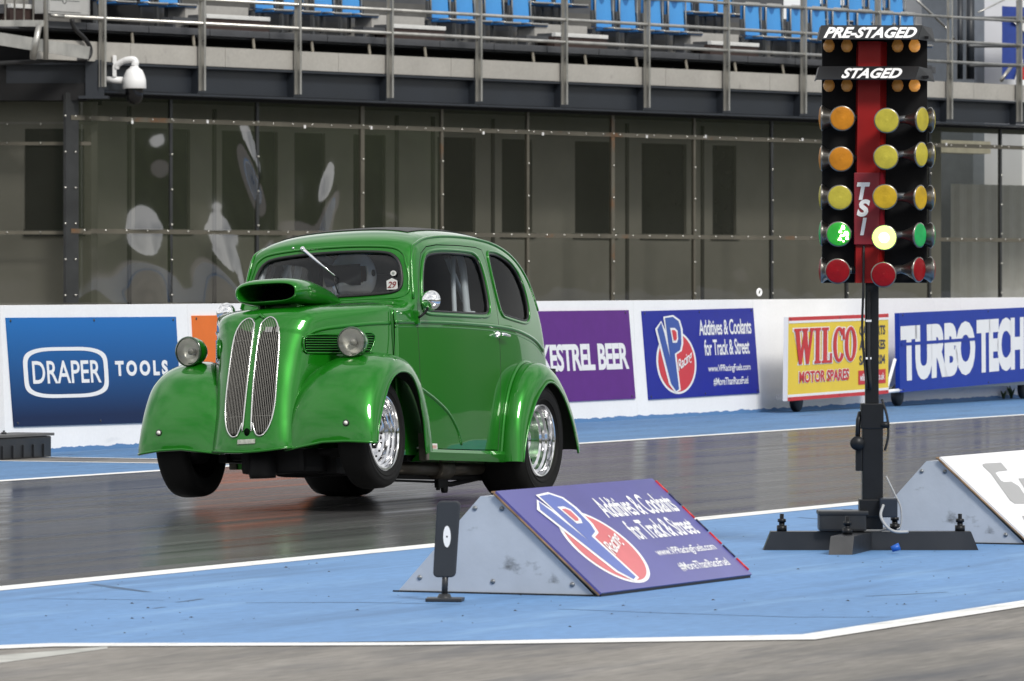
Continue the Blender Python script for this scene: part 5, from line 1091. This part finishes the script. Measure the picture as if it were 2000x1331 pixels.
rw_ctrl = [(.385, -.125, .045, 2.2, .52, .02, 2.2), (.372, -.04, .06, 2.2, .52, .02, 2.2), (.352, .07, .085, 2.2, .52, .03, 2.2), (.315, .18, .105, 2.2, .52, .04, 2.2), (.25, .295, .115, 2.2, .52, .05, 2.2), (.155, .385, .12, 2.2, .52, .06, 2.2), (.04, .44, .12, 2.2, .52, .06, 2.2), (-.09, .447, .12, 2.2, .52, .06, 2.2), (-.215, .405, .12, 2.2, .52, .06, 2.2), (-.335, .33, .12, 2.2, .51, .05, 2.2), (-.44, .235, .125, 2.2, .50, .05, 2.2), (-.53, .12, .13, 2.2, .48, .05, 2.2), (-.585, .015, .13, 2.2, .46, .05, 2.2), (-.60, -.04, .13, 2.2, .46, .05, 2.2)]
rw = Shell(rw_ctrl, lambda x, z: .722 - .03 * max(0, (x - .1) / .28) ** 2 - .02 * max(0, (-.2 - x) / .4), 8)
def droop(p):
    k = min(1, max(0, (.14 - p.z) / .17)) * (1 if p.x > 2.2 else 0)
    return Vector((p.x, p.y, p.z - k * (.032 * min(1, max(0, (.42 - p.y) / .22)) + .012 * min(1, max(0, (p.y - .55) / .15)))))
for sg in (1, -1):
    for nm, sh, nt_ in (('front_wing', fw, 90), ('rear_wing', rw, 80)):
        v, f = ribbon(sh, 0, sh.L, nt_, 40)
        if nm == 'front_wing': v = [droop(p) for p in v]
        v = v if sg > 0 else mirror(v)
        w_ = finish(v, f, nm, [M_grn, M_in], car, (0, sg, .6), .007)
        mb = MB(); E_ = [(droop(sh.pt(t, 1)) if nm == 'front_wing' else sh.pt(t, 1)) for t in np.linspace(0, sh.L, 90)]; mb.tube(E_ if sg > 0 else mirror(E_), .0065, 6); mb.build('wing_lip', M_grn, w_)
        if nm == 'front_wing':
            mb = MB(); E_ = [droop(sh.pt(.003, q)) for q in np.linspace(-.9, 1, 30)]; mb.tube(E_ if sg > 0 else mirror(E_), .008, 6); mb.build('wing_lip', M_grn, w_)
        else:
            mb = MB(); E_ = [Vector((p.x + .012, Yc(p.x, p.z) + .004, p.z + .012)) for p in (sh.pt(t, -.55) for t in np.linspace(.02, sh.L * .62, 50))]; mb.tube(E_ if sg > 0 else mirror(E_), .011, 8); mb.build('wing_bead', M_grn, w_)
    # rear flange of the front wing lying on the body side
    
    # sill
    mb = MB(); c0 = [(1.50, .560, -.065), (1.50, .592, -.068), (1.50, .600, -.085), (1.50, .590, -.128), (1.50, .50, -.135)]; c1 = [(.36, y, z) for _, y, z in c0]; vs_ = [(x, sg * y, z) for x, y, z in c0 + c1]
    mb.add(vs_, [[j, j + 1, 6 + j, 5 + j] for j in range(4)] + [[0, 1, 2, 3, 4]], False); mb.build('sill', M_grn, car)
    mb = MB(); mb.box((1.47, sg * .555, -.13), (1.515, sg * .60, .02), bev=.006); mb.build('sill_end', mat('scuffed metal', (.10, .09, .07), .7, var=.4, scale=30) if sg > 0 else bpy.data.materials['scuffed metal'], car)
    # marker bolt on the wing front
    t_b = float(np.interp(.06, fw.C[:60, 1], fw.d[:60])); p = fw.pt(t_b, .25, .0)
    if True:
        best = min(np.linspace(-.2, .8, 101), key=lambda q: abs(fw.pt(t_b, q).y - .556)); p = fw.pt(t_b, best, .002); p = p if sg > 0 else mirror([p])[0]
        Mx = Matrix.Translation(p) @ Matrix.Rotation(R(90), 4, 'Y'); mb = MB(); mb.lathe([(.0175, -.004), (.0175, .004), (.013, .006)], 16, Mx); o = mb.build('marker_lamp', M_rub, car); mb = MB(); mb.lathe([(.012, .005), (.010, .010), (0, .013)], 14, Mx); mb.build('lens', mat('clear lens', (.7, .7, .66), .1, var=.05) if sg > 0 else bpy.data.materials['clear lens'], o)
    # headlamps
    hp = Vector((2.215, sg * .488, .505)); Mx = Matrix.Translation(hp) @ Matrix.Rotation(R(6 * sg), 4, 'Z') @ Matrix.Rotation(R(90), 4, 'Y')
    mb = MB(); mb.lathe([(.079, .004), (.080, -.012), (.079, -.035), (.072, -.075), (.058, -.105), (.036, -.125), (.015, -.133), (0, -.135)], 32, Mx); hl = mb.build('headlight', M_grn, car)
    mb = MB(); mb.lathe([(.081, -.006), (.0835, .002), (.082, .009), (.075, .011)], 32, Mx); mb.build('headlight_rim', mat('dark green rim', (.012, .045, .014), .25, var=.1, coat=1) if sg > 0 else bpy.data.materials['dark green rim'], hl)
    mb = MB(); mb.lathe([(.076, -.002), (.060, -.030), (.035, -.052), (.016, -.060), (0, -.061)], 28, Mx); mb.build('reflector', mat('aluminised reflector', (.95, .94, .90), .30, metal=.5, var=.05) if sg > 0 else bpy.data.materials['aluminised reflector'], hl)
    mb = MB(); mb.lathe([(.019, -.056), (.019, -.020), (.012, -.012), (0, -.010)], 16, Mx); mb.lathe([(.004, -.03), (.0125, -.012)], 12, Mx); mb.build('bulb', mat('grey bulb', (.25, .25, .25), .3) if sg > 0 else bpy.data.materials['grey bulb'], hl)
    mb = MB(); mb.lathe([(.0765, .006), (.055, .013), (.03, .017), (0, .018)], 28, Mx); mb.build('lens', glass('headlamp glass', (.93, .93, .88), refl=.02, rough=.06, ior=1.3, haze=.07, hazecol=(.72, .70, .62)) if sg > 0 else bpy.data.materials['headlamp glass'], hl)
    mb = MB(); mb.tube([hp + Vector((-.045, 0, -.06)), hp + Vector((-.05, 0, -.125))], [.03, .045], 12); mb.build('headlight_stalk', M_grn, hl)
# ---- wheels
def wheel(c, r, w, rr, sg, roll, front):
    e = empty('wheel', c); e.parent = car; e.rotation_euler = (-roll, 0, R(0)); Mx = Matrix.Rotation(R(-90 * sg), 4, 'X')       # local z -> outward
    h = w / 2; mb = MB()
    pr = [(rr - .006, -h * .82), (rr + .02, -h * .95), (rr + .5 * (r - rr), -h * 1.06), (r - .028, -h * 1.0), (r - .008, -h * .88), (r, -h * .6), (r + .002, 0), (r, h * .6), (r - .008, h * .88), (r - .028, h * 1.0), (r - .040, h * 1.03), (r - .042, h * 1.055), (r - .047, h * 1.055), (r - .049, h * 1.04), (rr + .5 * (r - rr), h * 1.06), (rr + .036, h * 1.02), (rr + .034, h * 1.04), (rr + .029, h * 1.04), (rr + .027, h * 1.0), (rr + .012, h * .93), (rr - .006, h * .86)]
    mb.lathe(pr, 56, Mx); mb.build('tyre', M_tyre, e, sharp=50)
    mb = MB(); k = rr / .205
    mb.lathe([(.209 * k, h * .86), (.211 * k, h * .93), (.205 * k, h * .97), (.197 * k, h * .96), (.192 * k, h * .86), (.190 * k, h * .66), (.176 * k, h * .60), (.174 * k, h * .46), (.160 * k, h * .40), (.158 * k, h * .12), (.148 * k, h * .04), (.120 * k, h * .02), (.085 * k, h * .05), (.062 * k, h * .16), (.060 * k, h * .34), (.045 * k, h * .38), (0, h * .40)], 48, Mx); mbr = mb
    mb = MB(); mb.lathe([(.150 * k, h * .0), (rr - .01, -h * .8)], 32, Mx); mb.lathe([(0, -h * .75), (.12, -h * .75), (.12, -h * .1)], 24, Mx); mb.build('brake', M_chas, e)
    mb = mbr
    for i in range(16 if front else 20):
        a = 2 * math.pi * i / (16 if front else 20); mb.lathe([(.0065, 0), (.006, .004), (0, .005)], 6, Mx @ Matrix.Translation((math.cos(a) * .136 * k, math.sin(a) * .136 * k, h * .035)), mi=1)
    for i in range(5):
        a = 2 * math.pi * i / 5 + .3; mb.lathe([(.012, 0), (.012, .016), (.008, .02), (0, .021)], 6, Mx @ Matrix.Translation((math.cos(a) * .075 * k, math.sin(a) * .075 * k, h * .10)), mi=1)
    mb.build('rim', [M_alu, M_chas], e, sharp=35)
    if not front:
        mb = MB(); mb.tube([Mx @ Vector((.168 * k, -.01, h * .55)), Mx @ Vector((.168 * k, .03, h * .55))], .012, 6); mb.build('valve', M_chas, e)
    return e
wheel((2.105, .535, .012), .300, .165, .203, 1, 0, True); wheel((2.10, -.545, .012), .300, .175, .203, -1, 0, True)
wheel((0, .530, .006), .335, .29, .206, 1, crol, False); wheel((0, -.575, .070), .335, .31, .206, -1, crol, False)
# ---- scoop
sc_st = [(x + .012, z + .006, hy * 1.08, hz * 1.14) for x, z, hy, hz in [(2.225, .795, .172, .052), (2.20, .797, .185, .062), (2.14, .798, .190, .066), (2.05, .797, .188, .068), (1.95, .793, .180, .068), (1.82, .785, .172, .062), (1.66, .772, .152, .050), (1.53, .760, .125, .034), (1.44, .750, .085, .014)]]
mb = MB(); vs = []; nA = 36
for x, z, hy, hz in sc_st:
    for j in range(nA):
        a = 2 * math.pi * j / nA; ca, sa = math.cos(a), math.sin(a); ey = .62 if x > 1.9 else .8; vs.append((x, hy * math.copysign(abs(ca) ** ey, ca), z + hz * math.copysign(abs(sa) ** (.78), sa)))
fs = [[i * nA + j, i * nA + (j + 1) % nA, (i + 1) * nA + (j + 1) % nA, (i + 1) * nA + j] for i in range(len(sc_st) - 1) for j in range(nA)]
fs.append([(len(sc_st) - 1) * nA + j for j in range(nA)]); k0 = len(vs)
for x, sc in ((2.232, .93), (2.226, .87), (1.95, .80)):
    for j in range(nA):
        a = 2 * math.pi * j / nA; ca, sa = math.cos(a), math.sin(a); vs.append((x + .012, .19 * sc * math.copysign(abs(ca) ** .55, ca), .799 + .053 * sc * math.copysign(abs(sa) ** .72, sa)))
for i in range(3):
    for j in range(nA): a0 = (0 if i == 0 else k0 + (i - 1) * nA); b0 = k0 + i * nA; fs.append([a0 + j, b0 + j, b0 + (j + 1) % nA, a0 + (j + 1) % nA])
scoop = finish(vs, fs, 'scoop', [M_grn, M_grb], car, None); md = scoop.modifiers.new('smooth', 'SUBSURF'); md.levels = 1; md.render_levels = 2
mb = MB(); mb.add([(1.96, .150 * math.copysign(abs(math.cos(a)) ** .55, math.cos(a)), .795 + .046 * math.copysign(abs(math.sin(a)) ** .72, math.sin(a))) for a in np.linspace(0, 6.283, 37)[:-1]], [list(range(36))]); mb.build('scoop_mouth', M_grb, scoop)
mb = MB(); mb.box((1.62, -.12, .70), (2.10, .12, .765), bev=.02); mb.build('scoop_base', M_grn, scoop); mb = MB(); mb.lathe([(.014, -.03), (.014, .03)], 10, Matrix.Translation((2.14, -.07, .735)), cap=True); mb.build('scoop_post', M_chas, scoop)
# ---- wiper hanging from the top of the screen
a0 = cab.pt(t_of(cab, 1.378, 1.078), -.30, .012); a1 = cab.pt(tb + (tt_ - tb) * .70, -.085, .020) ; a1 = cab.pt(tb + (tt_ - tb) * .47, .10, .016); am = a0.lerp(a1, .55) + Vector((.012, 0, .004))
mb = MB(); mb.tube([a0, a0 + (am - a0) * .12, am, a1], [.011, .010, .006, .0035], 8); mb.lathe([(.014, -.012), (.012, .012), (0, .016)], 10, Matrix.Translation(a0) @ Matrix.Rotation(R(60), 4, 'Y')); wp = mb.build('wiper', M_chrome, car)
mb = MB(); mb.tube([a1, a1 + Vector((.003, -.004, -.03)), a1 + Vector((.008, .02, -.10))], .0035, 5); mb.build('wiper_blade', M_rub, wp)
p = cab.pt(t_of(cab, 1.37, 1.09), -.43, .004); mb = MB(); mb.lathe([(.007, 0), (.005, .005), (0, .006)], 8, Matrix.Translation(p) @ Matrix.Rotation(R(70), 4, 'Y')); mb.build('screw', M_chrome, car)
# ---- stickers on the screen, maker's plate on the sill
def on_screen(y, f_, off=.004): return cab.pt(tb + (tt_ - tb) * f_, y / .52, off)
mb = MB(); Q = [on_screen(.345, .10), on_screen(.405, .10), on_screen(.405, .30), on_screen(.375, .36), on_screen(.345, .30)]; mb.add(Q, [list(range(5))]); stk = mb.build('number_sticker', mat('white sticker', (.50, .50, .49), .4, var=.03), car)
V, P = text_geo('29', .02, .3, .95); mb = MB(); mb.add([on_screen(.350 + .050 * a, .13 + .15 * b, .006) for a, b in V], P); mb.build('lettering', mat('red black ink', (.16, .02, .02), .4, var=.1), stk)
mb = MB(); mb.add([on_screen(.385 + .017 * math.cos(a), .47 + .062 * math.sin(a)) for a in np.linspace(0, 6.283, 20)[:-1]], [list(range(19))]); stk = mb.build('round_sticker', bpy.data.materials['white sticker'], car); mb = MB(); mb.add([on_screen(.385 + .008 * math.cos(a), .47 + .032 * math.sin(a), .006) for a in np.linspace(0, 6.283, 14)[:-1]], [list(range(13))]); mb.build('mark', mat('grey ink', (.2, .22, .2), .4), stk)
mb = MB(); yy = Yc(1.36, -.05) + .018; mb.box((1.285, yy - .012, -.072), (1.385, yy + .003, -.035), bev=.002); pl = mb.build('sill_plate', mat('white plate', (.7, .68, .66), .4, var=.05), car)
mb = MB()
for k in range(6): mb.box((1.30 + .012 * k, yy + .0031, -.062), (1.306 + .012 * k, yy + .0045, -.045))
mb.build('lettering', mat('pale red ink', (.5, .25, .22), .5), pl)
# ---- underside and running gear
mb = MB(); mb.box((1.0, -.50, -.13), (1.55, .50, -.08)); mb.box((-.50, -.50, -.10), (1.0, .50, -.05)); mb.box((1.55, -.14, -.05), (2.36, .14, .08)); mb.box((1.70, -.44, .02), (1.74, .44, .6)); mb.box((1.50, -.52, -.1), (1.56, .52, .45))
mb.box((1.56, .14, -.06), (2.30, .17, .32)); mb.box((1.56, -.17, -.06), (2.30, -.14, .32))
for s_ in (1, -1): mb.box((.0 - .5, s_ * .38, -.1), (.42, s_ * .42, .45)); mb.box((1.45, s_ * .36, -.11), (2.15, s_ * .31, -.04)); mb.box((-.55, s_ * .40, .40), (.40, s_ * .55, .43))
mb.build('chassis', M_chas, car)
mb = MB(); mb.lathe([(0, -.16), (.07, -.16), (.075, -.14), (.075, .02), (0, .02)], 20, Matrix.Translation((2.33, -.015, -.05))); mb.box((1.95, -.16, -.185), (2.30, .22, -.03), bev=.03); mb.box((1.62, -.10, -.20), (2.0, .28, -.05), bev=.04); mb.box((1.3, -.12, -.19), (1.7, .12, -.05), bev=.04)
mb.build('engine', M_chas, car)
mb = MB(); mb.tube([(2.085, -.48, .012), (2.085, -.3, -.07), (2.085, .3, -.07), (2.085, .48, .012)], .032, 8); mb.tube([(0, -.5, .066), (0, .5, .012)], .045, 10); mb.lathe([(0, -.13), (.10, -.10), (.13, 0), (.10, .10), (0, .13)], 14, Matrix.Translation((0, .0, .03))); mb.build('axle', M_chas, car)
mb = MB(); mb.tube([(.05, .36, -.20), (1.55, .36, -.20)], .022, 8); mb.tube([(.05, .36, -.19), (.62, .36, -.245), (.72, .36, -.245)], .015, 8); mb.tube([(.72, .36, -.235), (1.7, .3, -.225)], .007, 6); mb.box((.69, .345, -.268), (.83, .375, -.21), bev=.012); mb.lathe([(0, -.012), (.026, -.012), (.026, .012), (0, .012)], 14, Matrix.Translation((.72, .36, -.27)) @ Matrix.Rotation(R(90), 4, 'X')); mb.tube([(.81, .36, -.25), (.81, .36, -.28)], .012, 6); mb.build('ladder_bar', M_chas, car)
mb = MB(); mb.lathe([(.052, -.09), (.058, -.085), (.058, .085), (.052, .09)], 18, Matrix.Translation((.95, .44, -.165)) @ Matrix.Rotation(R(90), 4, 'Y'), cap=True); mb.tube([(1.04, .44, -.165), (1.5, .40, -.16)], .04, 10); mb.tube([(.86, .44, -.165), (.3, .40, -.15)], .04, 10); mb.build('exhaust', mat('exhaust heat brown', (.05, .042, .032), .45, metal=.6, var=.3), car)
# ---- cockpit
mb = MB(); mb.box((1.38, -.50, .50), (1.47, .50, .72), bev=.03); mb.build('dashboard', M_in, car)
def cage(pts, r=.022): mb = MB(); mb.tube(catmull(pts, 5), r, 10); return mb.build('roll_cage', M_cage, car)
cage([(.42, .43, -.05), (.42, .42, .5), (.42, .405, .85), (.41, .385, 1.02), (.41, .32, 1.105), (.41, 0, 1.125), (.41, -.32, 1.105), (.41, -.385, 1.02), (.42, -.405, .85), (.42, -.42, .5), (.42, -.43, -.05)], .021)
for sg in (1, -1):
    cage([(1.46, sg * .48, .0), (1.44, sg * .475, .55), (1.30, sg * .44, 1.0), (1.15, sg * .41, 1.10), (.8, sg * .42, 1.12), (.42, sg * .42, 1.07)], .02)
    cage([(.42, sg * .30, 1.05), (.1, sg * .30, .72), (-.28, sg * .30, .30)], .016)
    cage([(.50, sg * .37, .0), (.50, sg * .37, .60), (.48, sg * .36, .90), (.42, sg * .34, 1.06)], .014)
cage([(.42, .46, .72), (.42, 0, .73), (.42, -.46, .72)], .018); cage([(.0, .40, .62), (.42, .2, .72)], .016)
mb = MB(); SX, SY = .62, -.155
mb.box((SX - .08, SY - .24, .12), (SX + .38, SY + .24, .22), bev=.04); mb.box((SX - .20, SY - .25, .16), (SX - .08, SY + .25, .78), bev=.05); mb.box((SX - .19, SY - .15, .78), (SX - .12, SY + .15, .98), bev=.03); mb.build('seat', mat('black seat vinyl', (.012, .012, .013), .5), car)
mb = MB(); wc = Vector((1.20, SY, .56)); mb.tube([wc + Vector((-.05 * math.sin(a) * 1.0, .165 * math.cos(a), .155 * math.sin(a))) for a in np.linspace(0, 6.283, 33)[:-1]], .013, 8, closed=True)
for a in (0.5, 2.6, 4.7): mb.tube([wc, wc + Vector((-.05 * math.sin(a), .165 * math.cos(a), .155 * math.sin(a)))], .008, 6)
mb.tube([wc, wc + Vector((.22, 0, -.07))], .018, 8); mb.build('steering_wheel', M_rub, car)
mb = MB(); mb.box((.0, -.48, .0), (.30, .0, .40), bev=.03); mb.box((-.35, -.45, .0), (-.05, .45, .25), bev=.03); mb.build('rear_bulkhead', M_in, car)
# ------------------------------------------------------------------ the driver
drv = empty('person', (0, 0, 0), 0, 'driver in a dark race suit and white helmet inside the green car', 'person')
drv.matrix_basis = car.matrix_basis @ Matrix.Translation((SX + .04, SY, .215)); M_suit = mat('dark race suit', (.016, .018, .026), .8, var=.15); M_hel = mat('white helmet', (.88, .88, .86), .25, var=.02, coat=.5); M_vis = mat('dark visor', (.012, .009, .009), .3, var=.1); M_glove = mat('black glove', (.014, .014, .015), .7, var=.2)
def skin(name, chains, m, parent, root=0, lev=2):
    V = []; E = []; Rr = []
    for ch in chains:
        prev = None
        for p in ch:
            if isinstance(p, int): prev = p; continue
            V.append(p[:3]); Rr.append(p[3] if len(p) == 4 else p[3:5])
            if prev is not None: E.append((prev, len(V) - 1))
            prev = len(V) - 1
    me = bpy.data.meshes.new(name); me.from_pydata(V, E, []); o = bpy.data.objects.new(name, me); COL.objects.link(o); o.parent = parent
    md = o.modifiers.new('skin', 'SKIN'); sv = me.skin_vertices[0].data
    for i, r_ in enumerate(Rr): sv[i].radius = (r_, r_) if not isinstance(r_, tuple) else r_
    sv[root].use_root = True; md.use_smooth_shade = True
    s2 = o.modifiers.new('sub', 'SUBSURF'); s2.levels = 1; s2.render_levels = lev; me.materials.append(m); return o
skin('body', [[(.0, 0, .06, .14), (-.02, 0, .22, (.16, .12)), (-.03, 0, .38, (.18, .125)), (-.03, 0, .47, (.15, .10)), (-.01, 0, .55, .062), (.0, 0, .63, .055)],
              [3, (-.02, .19, .44, .068), (.10, .235, .22, .052), (.34, .19, .32, .042), (.47, .165, .38, .034)], [3, (-.02, -.19, .44, .068), (.10, -.235, .22, .052), (.34, -.19, .32, .042), (.47, -.165, .38, .034)],
              [0, (.04, .10, .04, .095), (.42, .13, .13, .075), (.66, .12, -.10, .055), (.72, .12, -.20, .045), (.80, .12, -.19, .035)], [0, (.04, -.10, .04, .095), (.42, -.13, .13, .075), (.66, -.12, -.10, .055), (.72, -.12, -.20, .045), (.80, -.12, -.19, .035)]], M_suit, drv)
for sg in (1, -1):
    b = (.485, sg * .163, .39); ch = [[(*b, .030), (b[0] + .045, b[1] + sg * .006, b[2] + .012, .034), (b[0] + .075, b[1] + sg * .008, b[2] + .012, .030)]]
    for i, (dz, ln) in enumerate(((.030, .9), (.011, 1.0), (-.009, .95), (-.027, .75))):
        x0, y0, z0 = b[0] + .080, b[1] + sg * .010, b[2] + .012 + dz
        ch.append([2, (x0 + .012, y0 + sg * .012, z0, .0105), (x0 + .030 * ln, y0 + sg * .004, z0 - .004, .0098), (x0 + .028 * ln, y0 - sg * .022 * ln, z0 - .006, .0092), (x0 + .008, y0 - sg * .030 * ln, z0 - .006, .0085)])
    ch.append([1, (b[0] + .05, b[1] - sg * .028, b[2] + .035, .012), (b[0] + .075, b[1] - sg * .040, b[2] + .045, .0105), (b[0] + .095, b[1] - sg * .036, b[2] + .040, .0095)])
    skin('glove', ch, M_glove, drv)
# head inside the helmet: face behind the visor opening
hc = Vector((.055, 0, .745)); mb = MB()
def ell(c, rx, ry, rz, nu=28, nv=18, f=None):
    vs = []; 
    for j in range(nv + 1):
        th = math.pi * j / nv
        for i in range(nu):
            a = 2 * math.pi * i / nu; d = Vector((math.sin(th) * math.cos(a), math.sin(th) * math.sin(a), math.cos(th))); p = Vector((d.x * rx, d.y * ry, d.z * rz)); vs.append(c + (f(p, d) if f else p))
    return vs, [[j * nu + i, (j + 1) * nu + i, (j + 1) * nu + (i + 1) % nu, j * nu + (i + 1) % nu] for j in range(nv) for i in range(nu)]
def face(p, d):
    q = p.copy()
    if d.x > .3:
        q.x += .016 * math.exp(-(d.y / .16) ** 2 - ((d.z + .10) / .22) ** 2) - .008 * sum(math.exp(-((d.y - s_ * .36) / .16) ** 2 - ((d.z - .08) / .12) ** 2) for s_ in (1, -1)) + .005 * math.exp(-(d.y / .3) ** 2 - ((d.z + .5) / .09) ** 2)
    return q
v, f = ell(hc, .098, .076, .112, f=face); mb.add(v, f, True); mb.build('head', mat('skin', (.42, .24, .17), .55, var=.08), drv)
mb = MB()
for s_ in (1, -1): v, f = ell(hc + Vector((.083, s_ * .031, .010)), .012, .014, .010, 12, 8); mb.add(v, f, True)
mb.build('eyes', mat('eye', (.3, .28, .26), .2, var=.3, scale=60), drv)
def hshape(p, d):
    q = p.copy()
    if d.x > 0 and d.z < .1: q.x += .035 * max(0, d.x) ** 2 * min(1, (.1 - d.z) / .5)      # chin bar
    if d.z < -.62: q.z = -.62 * .150 + (q.z + .62 * .150) * .5
    return q
v, f = ell(hc, .150, .128, .150, 96, 72, hshape); nu = 96; keep = []
for q in f:
    c = sum((v[i] - hc for i in q), Vector()) / 4; an = math.atan2(c.y, c.x)
    if abs(an) < 1.02 and -.050 + .020 * abs(math.cos(an * 2.6)) ** 2 < c.z < .052: continue
    if c.z < -.115 and math.hypot(c.x, c.y) < .07: continue
    keep.append(q)
mb = MB(); mb.add(v, keep, True); he = mb.build('helmet', M_hel, drv); md = he.modifiers.new('t', 'SOLIDIFY'); md.thickness = .008
mb = MB(); vs = []; na, nz_ = 40, 10
for j in range(nz_ + 1):
    for i in range(na + 1):
        a = -1.1 + 2.2 * i / na; z = (-.062 + .020 * math.cos(2.9 * a) ** 2 * (abs(a) < .54)) + (.120 - .020 * math.cos(2.9 * a) ** 2 * (abs(a) < .54)) * j / nz_; k = math.sqrt(max(0, 1 - (z / .15) ** 2)); vs.append(hc + Vector((.1535 * k + .035 * math.cos(a) ** 2 * min(1, max(0, (.015 - z) / .075)) * k * math.cos(a), .1312 * k * math.sin(a), z)))
mb.add(vs, [[j * (na + 1) + i, j * (na + 1) + i + 1, (j + 1) * (na + 1) + i + 1, (j + 1) * (na + 1) + i] for j in range(nz_) for i in range(na)], True); mb.build('visor', M_vis, he)
mb = MB()
for s_ in (1, -1): mb.lathe([(.02, 0), (.018, .008), (0, .010)], 14, Matrix.Translation(hc + Vector((.01, s_ * .126, .01))) @ Matrix.Rotation(R(-90 * s_), 4, 'X'))
mb.build('visor_pivot', M_glove, he)
v, f = ell(hc + Vector((-.01, 0, -.155)), .125, .12, .045, 24, 10); mb = MB(); mb.add(v, f, True); mb.build('neck_brace', M_suit, drv)
